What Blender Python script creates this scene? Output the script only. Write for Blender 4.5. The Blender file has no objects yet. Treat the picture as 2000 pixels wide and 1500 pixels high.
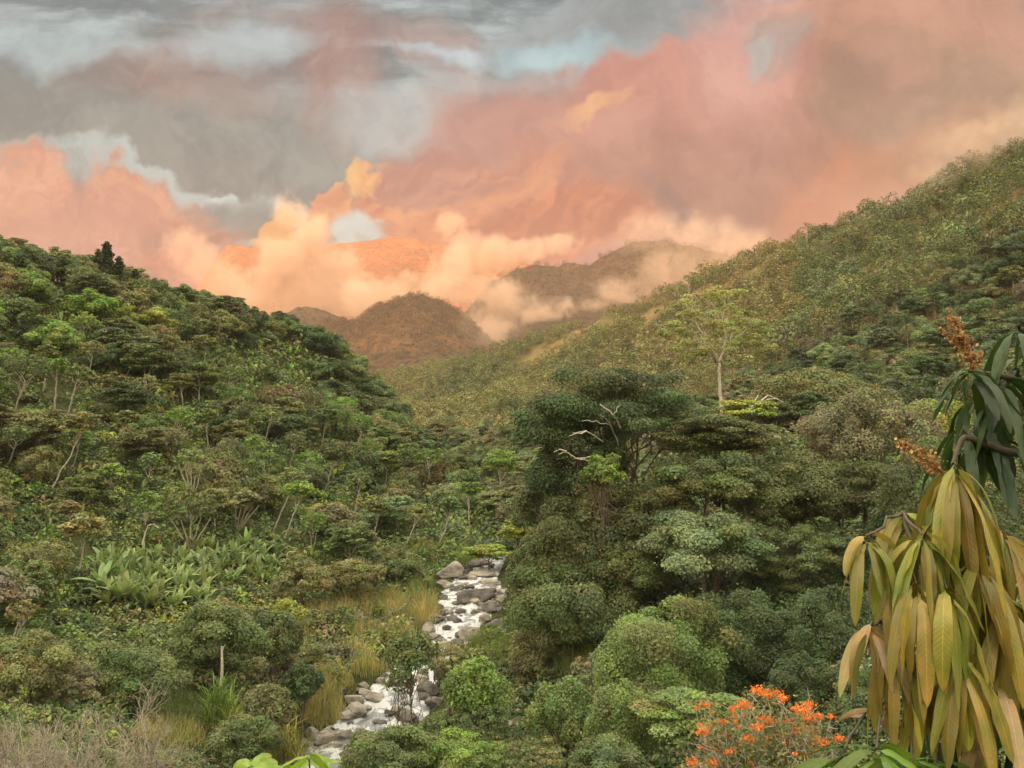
import bpy, math
import numpy as np
from mathutils import Vector, Matrix

# ------------------------------------------------------------------ camera, light, exposure
S = bpy.context.scene
COL = S.collection
PI = math.pi
F = 1732.0                      # focal length in pixels of the 2000 px wide photograph

cam_d = bpy.data.cameras.new("camera")
cam_d.sensor_width = 36.0
cam_d.lens = 36.0 * F / 2000.0
cam_d.clip_start = 0.1
cam_d.clip_end = 30000.0
cam = bpy.data.objects.new("camera", cam_d)
COL.objects.link(cam)
cam.location = (0, 0, 0)
cam.rotation_euler = (math.radians(90), 0, 0)
S.camera = cam

S.view_settings.view_transform = 'Standard'
S.view_settings.look = 'None'
S.view_settings.exposure = 0.45
S.view_settings.gamma = 1.0
S.render.engine = 'CYCLES'
cy = S.cycles
cy.use_denoising = True
cy.max_bounces = 6
cy.diffuse_bounces = 3
cy.glossy_bounces = 2
cy.transmission_bounces = 3
cy.transparent_max_bounces = 8
cy.volume_bounces = 2
cy.volume_step_rate = 1.0
cy.volume_max_steps = 96
cy.use_adaptive_sampling = True
cy.adaptive_threshold = 0.02
cy.sample_clamp_indirect = 8.0

SUN_EL = math.radians(6.0)
SUN_AZ = math.radians(22.0)     # light travels towards +y, turned to the right (+x)
sd = bpy.data.lights.new("sun", 'SUN')
sd.energy = 4.0
sd.color = (1.0, 0.42, 0.15)
sd.angle = math.radians(0.5)
sun = bpy.data.objects.new("sun", sd)
COL.objects.link(sun)
ldir = Vector((math.sin(SUN_AZ) * math.cos(SUN_EL), math.cos(SUN_AZ) * math.cos(SUN_EL), -math.sin(SUN_EL)))
sun.rotation_euler = ldir.to_track_quat('-Z', 'Y').to_euler()
sun.location = (-400, -1000, 500)


def lin(r, g, b):
    o = []
    for c in (r, g, b):
        c = c / 255.0
        o.append(c / 12.92 if c <= 0.04045 else ((c + 0.055) / 1.055) ** 2.4)
    return (o[0], o[1], o[2], 1.0)


class NT:
    """small helper to write node graphs"""
    def __init__(s, tree):
        s.t = tree
        s.t.nodes.clear()

    def n(s, typ, **kw):
        nd = s.t.nodes.new(typ)
        for k, v in kw.items():
            setattr(nd, k, v)
        return nd

    def set(s, sock, v):
        if isinstance(v, bpy.types.NodeSocket):
            s.t.links.new(v, sock)
        elif isinstance(v, (tuple, list)) and sock.type == 'VECTOR':
            sock.default_value = tuple(v)[:3]
        elif isinstance(v, (tuple, list)):
            sock.default_value = tuple(v) if len(v) == 4 else tuple(v) + (1.0,)
        else:
            sock.default_value = v

    def math(s, op, a, b=0.0, c=None, clamp=False):
        nd = s.n('ShaderNodeMath', operation=op, use_clamp=clamp)
        s.set(nd.inputs[0], a)
        s.set(nd.inputs[1], b)
        if c is not None:
            s.set(nd.inputs[2], c)
        return nd.outputs[0]

    def vmath(s, op, a, b=(0, 0, 0)):
        nd = s.n('ShaderNodeVectorMath', operation=op)
        s.set(nd.inputs[0], a)
        if op == 'SCALE':
            s.set(nd.inputs['Scale'], b)
        else:
            s.set(nd.inputs[1], b)
        return nd.outputs['Value'] if op in ('LENGTH', 'DOT_PRODUCT') else nd.outputs['Vector']

    def mix(s, f, a, b, blend='MIX'):
        nd = s.n('ShaderNodeMix', data_type='RGBA', blend_type=blend, clamp_factor=True)
        s.set(nd.inputs[0], f)
        s.set(nd.inputs[6], a)
        s.set(nd.inputs[7], b)
        return nd.outputs[2]

    def mr(s, v, a, b, c=0.0, d=1.0, typ='SMOOTHSTEP'):
        nd = s.n('ShaderNodeMapRange', interpolation_type=typ, clamp=True) if typ == 'LINEAR' else s.n('ShaderNodeMapRange', interpolation_type=typ)
        for i, x in enumerate((v, a, b, c, d)):
            s.set(nd.inputs[i], x)
        return nd.outputs[0]

    def noise(s, vec, scale, detail=4.0, rough=0.55, dist=0.0, color=False, dims='3D'):
        nd = s.n('ShaderNodeTexNoise', noise_dimensions=dims)
        s.set(nd.inputs['Vector'], vec)
        nd.inputs['Scale'].default_value = scale
        nd.inputs['Detail'].default_value = detail
        nd.inputs['Roughness'].default_value = rough
        nd.inputs['Distortion'].default_value = dist
        return nd.outputs['Color'] if color else nd.outputs['Fac']


# ------------------------------------------------------------------ world: dusk sky with painted-by-noise cloud deck
SKY_K = 0.90
SKY_OFF = (0.172, 0.120, 0.072)
W = bpy.data.worlds.new("World")
S.world = W
W.use_nodes = True
g = NT(W.node_tree)
tc = g.n('ShaderNodeTexCoord').outputs['Generated']
sep = g.n('ShaderNodeSeparateXYZ')
g.set(sep.inputs[0], tc)
dx, dy, dz = sep.outputs
dyc = g.math('MAXIMUM', dy, 0.12)
pu = g.math('MULTIPLY_ADD', g.math('DIVIDE', dx, dyc), F / 1000, 1.0)
pv = g.math('MULTIPLY_ADD', g.math('DIVIDE', dz, dyc), -F / 1000, 0.75)
cmb = g.n('ShaderNodeCombineXYZ')
g.set(cmb.inputs[0], pu)
g.set(cmb.inputs[1], pv)
P0 = cmb.outputs[0]
wn = g.vmath('SUBTRACT', g.noise(P0, 3.2, 4, 0.55, color=True, dims='2D'), (0.5, 0.5, 0.5))
PA = g.vmath('ADD', P0, g.vmath('SCALE', wn, 0.28))           # billowing warp
wn2 = g.vmath('SUBTRACT', g.noise(P0, 11.0, 4, 0.6, color=True, dims='2D'), (0.5, 0.5, 0.5))
PB = g.vmath('ADD', PA, g.vmath('SCALE', wn2, 0.09))          # crisp warp
PS = g.vmath('ADD', g.vmath('MULTIPLY', P0, (0.55, 2.2, 1)), g.vmath('SCALE', wn, 0.10))
n_str = g.noise(PS, 4.0, 6, 0.62, dims='2D')                               # streaky high cloud
n_bil = g.noise(PA, 6.0, 5, 0.55, 0.3, dims='2D')                          # billows
n_big = g.noise(tc, 2.2, 3, 0.5)
def relief(Pv, sc, det, off, k):
    a_ = g.noise(Pv, sc, det, 0.58, 0.2, dims='2D')
    b_ = g.noise(g.vmath('ADD', Pv, off), sc, det, 0.58, 0.2, dims='2D')
    return g.math('MULTIPLY_ADD', g.math('SUBTRACT', b_, a_), k, 0.5)


rl = g.math('ADD', g.math('MULTIPLY', relief(PA, 5.0, 3, (0.030, 0.035, 0), 2.0), 0.6), g.math('MULTIPLY', relief(PB, 12.0, 3, (0.012, 0.014, 0), 2.4), 0.4))
PQ = g.vmath('ADD', P0, g.vmath('SCALE', wn, 0.10))
softn = g.mr(g.math('ADD', g.math('MULTIPLY', g.noise(PQ, 3.5, 5, 0.55, dims='2D'), 0.8), g.math('MULTIPLY', n_bil, 0.2)), 0.36, 0.62)
lit = g.mr(g.math('ADD', g.math('MULTIPLY', rl, 0.6), g.math('MULTIPLY', n_bil, 0.4)), 0.34, 0.66)
sky = g.mix(g.mr(n_str, 0.40, 0.66), lin(148, 150, 144), lin(196, 201, 196))
sky = g.mix(g.mr(pv, 0.12, 0.30), sky, g.mix(g.mr(n_str, 0.35, 0.70), lin(160, 157, 146), lin(178, 175, 163)))


def blob(base, cx, cyy, rx, ry, c0, c1, alpha=1.0, soft=0.6, ang=0.0, P=None, tex=None):
    P = P or PA
    mp = g.n('ShaderNodeMapping', vector_type='TEXTURE')
    g.set(mp.inputs['Vector'], P)
    mp.inputs['Location'].default_value = (cx / 1000, cyy / 1000, 0.0)
    mp.inputs['Rotation'].default_value = (0, 0, math.radians(ang))
    mp.inputs['Scale'].default_value = (rx / 1000, ry / 1000, 1e6)
    d = g.vmath('LENGTH', mp.outputs[0])
    m = g.mr(d, 1.0 + soft * 0.5, max(0.0, 1.0 - soft * 0.5), 0.0, alpha)
    return g.mix(m, base, g.mix(tex or lit, lin(*c0), lin(*c1)))


# grey deck, upper left
sky = blob(sky, 330, 250, 520, 110, (157, 153, 142), (170, 166, 153), 0.95, 0.7, 8)
sky = blob(sky, 760, 300, 260, 75, (160, 158, 148), (172, 170, 158), 0.8, 0.8, 10)
sky = blob(sky, 350, 150, 170, 70, (175, 148, 134), (184, 160, 146), 0.75, 1.2, 0)
sky = blob(sky, 655, 120, 85, 110, (186, 148, 132), (196, 162, 146), 0.8, 1.2, -20)
sky = blob(sky, 850, 90, 110, 55, (186, 158, 146), (200, 172, 158), 0.7, 1.2, 0)
sky = blob(sky, 480, 45, 120, 40, (178, 165, 155), (190, 178, 168), 0.6, 1.2, 0)
sky = blob(sky, 80, 75, 160, 45, (190, 198, 192), (208, 216, 212), 0.75, 1.1, 10, tex=n_str)
sky = blob(sky, 480, 95, 130, 30, (190, 198, 194), (206, 212, 208), 0.6, 1.1, 0, tex=n_str)
sky = blob(sky, 800, 225, 130, 45, (192, 190, 182), (208, 206, 198), 0.7, 1.0, 5)
# bright strip below the grey deck
sky = blob(sky, 340, 345, 340, 20, (196, 202, 192), (220, 226, 216), 0.85, 1.4, 9, PB, n_str)
sky = blob(sky, 400, 345, 30, 12, (225, 228, 218), (230, 234, 226), 0.7, 0.9, 0, PB)
sky = blob(sky, 460, 430, 120, 75, (158, 157, 146), (170, 168, 156), 0.9, 0.6)
sky = blob(sky, 500, 470, 60, 14, (205, 210, 200), (220, 224, 216), 0.8, 0.9)
sky = blob(sky, 170, 330, 90, 30, (185, 186, 174), (200, 202, 192), 0.7, 0.9)
# the big pink bank, right
sky = blob(sky, 1500, 290, 720, 320, (200, 150, 128), (226, 172, 150), 1.0, 0.7, -16, tex=softn)
sky = blob(sky, 1330, 190, 260, 170, (214, 158, 138), (226, 172, 152), 0.8, 0.8, -25, tex=softn)
sky = blob(sky, 1180, 60, 260, 70, (160, 160, 154), (180, 182, 176), 0.95, 0.6, -8, tex=softn)
sky = blob(sky, 1090, 105, 110, 32, (176, 194, 192), (206, 222, 220), 0.95, 1.2, 5, PA, n_str)
sky = blob(sky, 880, 105, 60, 18, (196, 206, 204), (212, 222, 220), 0.8, 1.4, 0, PA, tex=softn)
sky = blob(sky, 1420, 110, 110, 100, (218, 168, 150), (228, 178, 160), 0.8, 1.0, -35, PA, tex=softn)
sky = blob(sky, 1530, 90, 90, 60, (166, 160, 150), (188, 170, 156), 0.8, 0.9, 0, tex=softn)
sky = blob(sky, 1480, 120, 40, 22, (185, 182, 172), (200, 192, 180), 0.7, 0.9, tex=softn)
sky = blob(sky, 1880, 60, 320, 110, (202, 158, 130), (216, 168, 140), 0.85, 0.9, 10, tex=softn)
sky = blob(sky, 1900, 240, 260, 150, (172, 146, 120), (190, 158, 132), 0.85, 1.0, 0, tex=softn)
sky = blob(sky, 1330, 350, 260, 105, (176, 137, 118), (198, 152, 130), 0.75, 1.1, -12, tex=softn)
sky = blob(sky, 1240, 420, 150, 50, (166, 138, 124), (182, 146, 130), 0.7, 0.9, 0, tex=softn)
sky = blob(sky, 1640, 370, 170, 70, (218, 152, 116), (226, 162, 126), 0.8, 1.0, -20, tex=softn)
sky = blob(sky, 1820, 320, 160, 70, (196, 152, 120), (206, 162, 130), 0.8, 1.0, -20, tex=softn)
sky = blob(sky, 1100, 235, 75, 28, (238, 176, 134), (248, 192, 146), 0.85, 0.8, -15, PB)
sky = blob(sky, 960, 270, 140, 100, (206, 158, 140), (220, 170, 150), 0.85, 0.8, 20, tex=softn)
# orange boil in the middle
sky = blob(sky, 900, 400, 190, 120, (216, 146, 118), (244, 176, 132), 0.95, 0.6, 0, PA)
sky = blob(sky, 1080, 460, 220, 80, (208, 142, 114), (238, 162, 122), 0.95, 0.7, 0, PA)
sky = blob(sky, 880, 330, 90, 60, (196, 150, 134), (214, 164, 142), 0.8, 0.7, 0, PB)
sky = blob(sky, 1000, 350, 90, 60, (206, 154, 132), (230, 166, 130), 0.7, 1.0, 0, PA)
sky = blob(sky, 745, 300, 54, 38, (244, 178, 128), (253, 200, 142), 0.97, 0.5, 10, PB)
sky = blob(sky, 668, 335, 26, 30, (238, 170, 130), (250, 190, 140), 0.9, 0.4, 20, PB)
sky = blob(sky, 700, 385, 38, 60, (232, 164, 126), (248, 182, 130), 0.9, 0.5, 0, PB)
sky = blob(sky, 745, 440, 50, 46, (206, 212, 198), (224, 226, 214), 0.95, 1.0, 0, PB, softn)
sky = blob(sky, 640, 425, 36, 18, (206, 206, 190), (222, 220, 206), 0.8, 0.7, 0, PB)
# pink cumulus along the left horizon
sky = blob(sky, 0, 400, 105, 110, (228, 166, 138), (244, 186, 152), 0.98, 0.5, 0, PB)
sky = blob(sky, 250, 430, 150, 80, (222, 162, 134), (240, 180, 146), 0.98, 0.5, 0, PB)
sky = blob(sky, 130, 480, 260, 95, (218, 162, 138), (232, 174, 148), 0.98, 0.6, 0, PA)
sky = blob(sky, 380, 500, 130, 90, (200, 146, 124), (222, 162, 136), 0.9, 0.6, 0, PB)
sky = blob(sky, 500, 560, 260, 70, (214, 150, 124), (230, 164, 132), 0.95, 0.7, 0)
sky = blob(sky, 300, 470, 40, 30, (196, 146, 126), (206, 156, 134), 0.8, 1.0, 0)
sky = blob(sky, 566, 440, 50, 70, (248, 184, 124), (253, 196, 134), 0.96, 0.3, 8, PB)
sky = blob(sky, 900, 640, 700, 110, (206, 150, 128), (222, 164, 140), 0.95, 0.8, 0)
# fine relief
fine = g.noise(PB, 16.0, 4, 0.6, dims='2D')
sky = g.mix(1.0, sky, g.mix(g.mr(fine, 0.3, 0.7), (0.95, 0.95, 0.96, 1), (1.04, 1.04, 1.035, 1)), 'MULTIPLY')

nish = g.n('ShaderNodeTexSky', sky_type='NISHITA', sun_disc=False)
nish.sun_elevation = SUN_EL
nish.sun_rotation = PI + SUN_AZ
nish.air_density = 1.2
nish.dust_density = 2.0
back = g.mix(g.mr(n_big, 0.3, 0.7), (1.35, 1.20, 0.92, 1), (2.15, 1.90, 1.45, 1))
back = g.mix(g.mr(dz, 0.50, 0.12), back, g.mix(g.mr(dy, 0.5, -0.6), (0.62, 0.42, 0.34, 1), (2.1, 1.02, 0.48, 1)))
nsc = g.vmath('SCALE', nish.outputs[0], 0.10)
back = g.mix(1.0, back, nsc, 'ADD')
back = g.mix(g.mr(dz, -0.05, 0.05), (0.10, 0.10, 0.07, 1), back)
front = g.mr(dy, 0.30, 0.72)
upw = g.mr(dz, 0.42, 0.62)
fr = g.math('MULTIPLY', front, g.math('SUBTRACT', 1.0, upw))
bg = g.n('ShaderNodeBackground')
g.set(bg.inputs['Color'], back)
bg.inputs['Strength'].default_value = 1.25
bg2 = g.n('ShaderNodeBackground')
sky = g.vmath('MAXIMUM', g.vmath('SUBTRACT', g.vmath('SCALE', sky, SKY_K), SKY_OFF), (0.0, 0.0, 0.0))
g.set(bg2.inputs['Color'], sky)
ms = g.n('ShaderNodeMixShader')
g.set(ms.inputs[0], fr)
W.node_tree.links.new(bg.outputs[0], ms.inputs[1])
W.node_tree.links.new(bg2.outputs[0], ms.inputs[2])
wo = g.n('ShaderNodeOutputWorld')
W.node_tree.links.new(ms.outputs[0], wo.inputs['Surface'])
W.cycles.sampling_method = 'MANUAL'
W.cycles.sample_map_resolution = 512

# ------------------------------------------------------------------ numpy helpers
rng = np.random.default_rng(11)


def hsh(ix, iy, iz, seed):
    h = (ix.astype(np.int64) * 374761393 + iy.astype(np.int64) * 668265263 + iz.astype(np.int64) * 2147483647 + seed * 974634777) & 0xffffffff
    h = ((h ^ (h >> 13)) * 1274126177) & 0xffffffff
    h = h ^ (h >> 16)
    return (h & 0xffff) / 65535.0


def vnoise(x, y, z=None, seed=0):
    x = np.asarray(x, float)
    y = np.asarray(y, float)
    z = np.zeros_like(x) if z is None else np.asarray(z, float)
    ix, iy, iz = np.floor(x), np.floor(y), np.floor(z)
    fx, fy, fz = x - ix, y - iy, z - iz
    fx, fy, fz = fx * fx * (3 - 2 * fx), fy * fy * (3 - 2 * fy), fz * fz * (3 - 2 * fz)
    r = 0
    for a in (0, 1):
        for b in (0, 1):
            for c in (0, 1):
                w = (fx if a else 1 - fx) * (fy if b else 1 - fy) * (fz if c else 1 - fz)
                r = r + w * hsh(ix + a, iy + b, iz + c, seed)
    return r


def fbm(x, y, z=None, seed=0, octv=4, gain=0.5):
    r, a, t, f = 0, 1.0, 0, 1.0
    for o in range(octv):
        r = r + a * vnoise(np.asarray(x) * f, np.asarray(y) * f, None if z is None else np.asarray(z) * f, seed + o * 17)
        t += a
        a *= gain
        f *= 2.03
    return r / t


def mesh(name, V, Fc, mat=None, smooth=False, vcol=None, uv=None):
    V = np.asarray(V, np.float32).reshape(-1, 3)
    me = bpy.data.meshes.new(name)
    if isinstance(Fc, np.ndarray):
        blocks = [Fc]
    else:
        blocks = [np.asarray(b) for b in Fc if len(b)]
    me.vertices.add(len(V))
    me.vertices.foreach_set('co', V.ravel())
    nl = sum(b.size for b in blocks)
    npoly = sum(len(b) for b in blocks)
    me.loops.add(nl)
    me.polygons.add(npoly)
    li = np.concatenate([b.ravel() for b in blocks]).astype(np.int32)
    tot = np.concatenate([np.full(len(b), b.shape[1]) for b in blocks])
    st = np.concatenate([[0], np.cumsum(tot)[:-1]])
    me.loops.foreach_set('vertex_index', li)
    me.polygons.foreach_set('loop_start', st.astype(np.int32))
    if smooth:
        me.polygons.foreach_set('use_smooth', np.ones(npoly, bool))
    if vcol is not None:
        at = me.attributes.new('vcol', 'FLOAT_COLOR', 'POINT')
        vc = np.ones((len(V), 4), np.float32)
        vc[:, :3] = vcol
        at.data.foreach_set('color', vc.ravel())
    if uv is not None:
        ul = me.uv_layers.new(name='UVMap')
        ul.data.foreach_set('uv', np.asarray(uv, np.float32)[li].ravel())
    me.update(calc_edges=True)
    if mat is not None:
        me.materials.append(mat)
    return me


def link(name, data, parent=None, label=None, cat=None, group=None, kind=None, loc=None, rot=None, scale=None, color=None):
    o = bpy.data.objects.new(name, data)
    COL.objects.link(o)
    if parent is not None:
        o.parent = parent
    if loc is not None:
        o.location = loc
    if rot is not None:
        o.rotation_euler = rot
    if scale is not None:
        o.scale = scale if hasattr(scale, '__len__') else (scale,) * 3
    if color is not None:
        o.color = tuple(color[:3]) + (1.0,)
    if label:
        o['label'] = label
    if cat:
        o['category'] = cat
    if group:
        o['group'] = group
    if kind:
        o['kind'] = kind
    return o


def at(u, v, Y):
    return np.array(((u - 1000) / F * Y, Y, (750 - v) / F * Y))


def tube(path, radii, sides=6):
    path = np.asarray(path, float)
    n = len(path)
    T = np.gradient(path, axis=0)
    T /= np.linalg.norm(T, axis=1)[:, None] + 1e-9
    ref = np.array([0.3, 0.9, 0.1]) if abs(T[0][2]) > 0.7 else np.array([0, 0, 1.0])
    A = np.cross(T, ref)
    A /= np.linalg.norm(A, axis=1)[:, None] + 1e-9
    B = np.cross(T, A)
    th = np.arange(sides) * 2 * PI / sides
    r = np.asarray(radii, float)[:, None, None]
    V = path[:, None, :] + r * (A[:, None, :] * np.cos(th)[None, :, None] + B[:, None, :] * np.sin(th)[None, :, None])
    i = np.arange(n - 1)[:, None] * sides
    j = np.arange(sides)[None, :]
    k = (j + 1) % sides
    Q = np.stack([i + j, i + k, i + sides + k, i + sides + j], -1).reshape(-1, 4)
    return V.reshape(-1, 3), Q


class Acc:
    def __init__(s):
        s.V, s.Q, s.C, s.n = [], [], [], 0

    def add(s, V, Q, C=None):
        s.V.append(V)
        s.Q.append(np.asarray(Q) + s.n)
        s.C.append(C if C is not None else np.ones((len(V), 3)))
        s.n += len(V)

    def get(s):
        return np.concatenate(s.V), np.concatenate(s.Q), np.concatenate(s.C)

    def mesh(s, name, mat, smooth=False):
        V, Q, C = s.get()
        return mesh(name, V, Q, mat, smooth, C)


def leaves(P, N, size, aspect, r, col=None, cvar=0.25, droop=0.0):
    """diamond-shaped leaf sprays at P facing N"""
    n = len(P)
    N = N / (np.linalg.norm(N, axis=1)[:, None] + 1e-9)
    R = r.normal(size=(n, 3))
    R[:, 2] -= droop
    T = np.cross(N, R)
    T = np.cross(T, N)
    T /= np.linalg.norm(T, axis=1)[:, None] + 1e-9
    B = np.cross(N, T)
    sz = (size * np.clip(np.exp(r.normal(size=n) * 0.38), 0.4, 2.1))[:, None]
    a = T * sz * 0.5
    b = B * sz * aspect * 0.5
    k = N * sz * 0.08
    V = np.stack([P - a, P + b * 1.0 + a * 0.1 + k, P + a, P - b + a * 0.1 + k], 1).reshape(-1, 3)
    Q = np.arange(4 * n).reshape(-1, 4)
    base = np.ones((n, 3)) if col is None else col
    m = 1 + cvar * r.normal(size=(n, 1)) * 0.6
    hue = 1 + cvar * 0.35 * r.normal(size=(n, 3))
    C = np.repeat(np.clip(base * m * hue, 0.15, 3.0), 4, axis=0)
    return V, Q, C


def limb(p0, p1, r0, r1, r, wob=0.08, seg=5, sides=5, sag=0.0):
    p0 = np.asarray(p0, float)
    p1 = np.asarray(p1, float)
    t = np.linspace(0, 1, seg + 1)[:, None]
    L = np.linalg.norm(p1 - p0)
    pts = p0 + (p1 - p0) * t
    w = r.normal(size=(seg + 1, 3)) * wob * L * np.sin(t * PI) * 0.7
    w[:, 2] += (np.sin(t * PI) * sag * L)[:, 0]
    pts = pts + w
    rad = (r0 + (r1 - r0) * t[:, 0])
    return tube(pts, rad, sides)


# ------------------------------------------------------------------ materials
def pbsdf(g, col, rough=0.7, spec=0.3, normal=None):
    p = g.n('ShaderNodeBsdfPrincipled')
    g.set(p.inputs['Base Color'], col)
    g.set(p.inputs['Roughness'], rough)
    p.inputs['Specular IOR Level'].default_value = spec
    if normal is not None:
        g.set(p.inputs['Normal'], normal)
    return p.outputs[0]


def out(g, sh):
    o = g.n('ShaderNodeOutputMaterial')
    g.t.links.new(sh, o.inputs['Surface'])


def newmat(name):
    m = bpy.data.materials.new(name)
    m.use_nodes = True
    return m, NT(m.node_tree)


def bump(g, h, strength, dist=0.1):
    b = g.n('ShaderNodeBump')
    b.inputs['Strength'].default_value = strength
    b.inputs['Distance'].default_value = dist
    g.set(b.inputs['Height'], h)
    return b.outputs[0]


def foliage_mat(name, trans=0.25, rough=0.55, spec=0.25):
    m, g = newmat(name)
    oi = g.n('ShaderNodeObjectInfo')
    a = g.n('ShaderNodeAttribute', attribute_name='vcol')
    c = g.mix(1.0, g.mix(1.0, oi.outputs['Color'], a.outputs['Color'], 'MULTIPLY'), (1.12, 1.17, 1.20, 1) if name == 'leaf' or name == 'far_leaf' else (1, 1, 1, 1), 'MULTIPLY')
    geo = g.n('ShaderNodeNewGeometry')
    pn = g.noise(geo.outputs['Position'], 0.35, 3, 0.6)
    c = g.mix(1.0, c, g.mix(g.mr(pn, 0.3, 0.7), (0.82, 0.86, 0.85, 1), (1.22, 1.14, 1.0, 1)), 'MULTIPLY')
    p = pbsdf(g, c, rough, spec)
    t = g.n('ShaderNodeBsdfTranslucent')
    g.set(t.inputs[0], g.mix(1.0, c, (1.1, 1.25, 0.6, 1), 'MULTIPLY'))
    mx = g.n('ShaderNodeMixShader')
    mx.inputs[0].default_value = trans
    g.t.links.new(p, mx.inputs[1])
    g.t.links.new(t.outputs[0], mx.inputs[2])
    out(g, mx.outputs[0])
    return m


M_LEAF = foliage_mat('leaf')
M_FARLEAF = foliage_mat('far_leaf', 0.1, 0.8, 0.1)


def bark_mat(name, c0, c1, scale=6):
    m, g = newmat(name)
    geo = g.n('ShaderNodeTexCoord').outputs['Object']
    n1 = g.noise(geo, scale, 5, 0.65)
    sc = g.vmath('MULTIPLY', geo, (1, 1, 0.25))
    n2 = g.noise(sc, scale * 3, 4, 0.6)
    c = g.mix(g.mr(n1, 0.35, 0.65), c0, c1)
    out(g, pbsdf(g, c, 0.85, 0.2, bump(g, n2, 0.6, 0.05)))
    return m


M_BARK = bark_mat('bark', (0.07, 0.055, 0.035, 1), (0.17, 0.14, 0.10, 1))
M_PALE = bark_mat('pale_bark', (0.34, 0.31, 0.24, 1), (0.60, 0.57, 0.48, 1))
M_TAN = bark_mat('dry_twigs', (0.24, 0.21, 0.155, 1), (0.46, 0.41, 0.32, 1), 14)


def ground_mat():
    m, g = newmat('ground')
    pos = g.n('ShaderNodeNewGeometry').outputs['Position']
    sp = g.n('ShaderNodeSeparateXYZ')
    g.set(sp.inputs[0], pos)
    n1 = g.noise(pos, 0.05, 6, 0.6)
    n2 = g.noise(pos, 0.9, 5, 0.65)
    n3 = g.noise(pos, 0.012, 5, 0.6)
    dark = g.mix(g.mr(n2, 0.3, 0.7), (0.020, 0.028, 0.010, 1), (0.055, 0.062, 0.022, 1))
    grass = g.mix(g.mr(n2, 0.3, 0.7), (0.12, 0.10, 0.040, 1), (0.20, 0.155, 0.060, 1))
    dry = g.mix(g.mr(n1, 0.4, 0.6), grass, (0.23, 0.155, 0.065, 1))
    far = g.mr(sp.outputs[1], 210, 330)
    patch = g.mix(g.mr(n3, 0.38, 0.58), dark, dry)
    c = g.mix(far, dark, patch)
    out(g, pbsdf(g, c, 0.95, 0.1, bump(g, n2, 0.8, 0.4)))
    return m


def rock_mat(name, c0, c1, c2):
    m, g = newmat(name)
    oc = g.n('ShaderNodeTexCoord').outputs['Object']
    oi = g.n('ShaderNodeObjectInfo')
    pos = g.vmath('ADD', oc, g.vmath('SCALE', oi.outputs['Location'], 1.0))
    n1 = g.noise(pos, 0.7, 6, 0.65)
    n2 = g.noise(pos, 5.0, 6, 0.7)
    st = g.noise(g.vmath('MULTIPLY', pos, (0.5, 0.5, 4.0)), 1.2, 5, 0.6, 0.5)
    c = g.mix(g.mr(n1, 0.35, 0.62), c0, c1)
    c = g.mix(g.mr(st, 0.55, 0.7), c, c2)
    c = g.mix(g.mr(n2, 0.52, 0.7, 0, 0.6), c, (0.05, 0.05, 0.04, 1))
    h = g.math('ADD', n2, st)
    out(g, pbsdf(g, c, 0.75, 0.3, bump(g, h, 0.7, 0.25)))
    return m


M_ROCK = rock_mat('rock', (0.18, 0.165, 0.14, 1), (0.38, 0.34, 0.29, 1), (0.10, 0.09, 0.075, 1))
M_WET = rock_mat('wet_rock', (0.07, 0.065, 0.058, 1), (0.16, 0.145, 0.13, 1), (0.06, 0.055, 0.05, 1))

# ------------------------------------------------------------------ terrain
RIV = [  # u, v, Y, half width (m)
    (560, 1560, 68, 4.0), (620, 1500, 74, 4.2), (700, 1440, 80.5, 4.4), (765, 1375, 87, 4.2), (805, 1305, 96, 2.9), (868, 1245, 106, 2.4),
    (903, 1195, 116, 4.0), (924, 1150, 127, 4.6), (930, 1122, 135, 3.2), (952, 1099, 143, 2.6), (960, 1060, 158, 3.5)]
riv_p = np.array([at(u, v, Y) for u, v, Y, w in RIV])
riv_w = np.array([r[3] for r in RIV])
ups = np.array([(-2, 190, -26.0), (-14, 240, -25), (-32, 300, -23.5), (-34, 380, -21.5), (-60, 520, -18), (-100, 700, -12)], float)
riv_all = np.vstack([riv_p, ups])
wall = np.concatenate([riv_w, np.full(len(ups), 3.5)])

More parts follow.
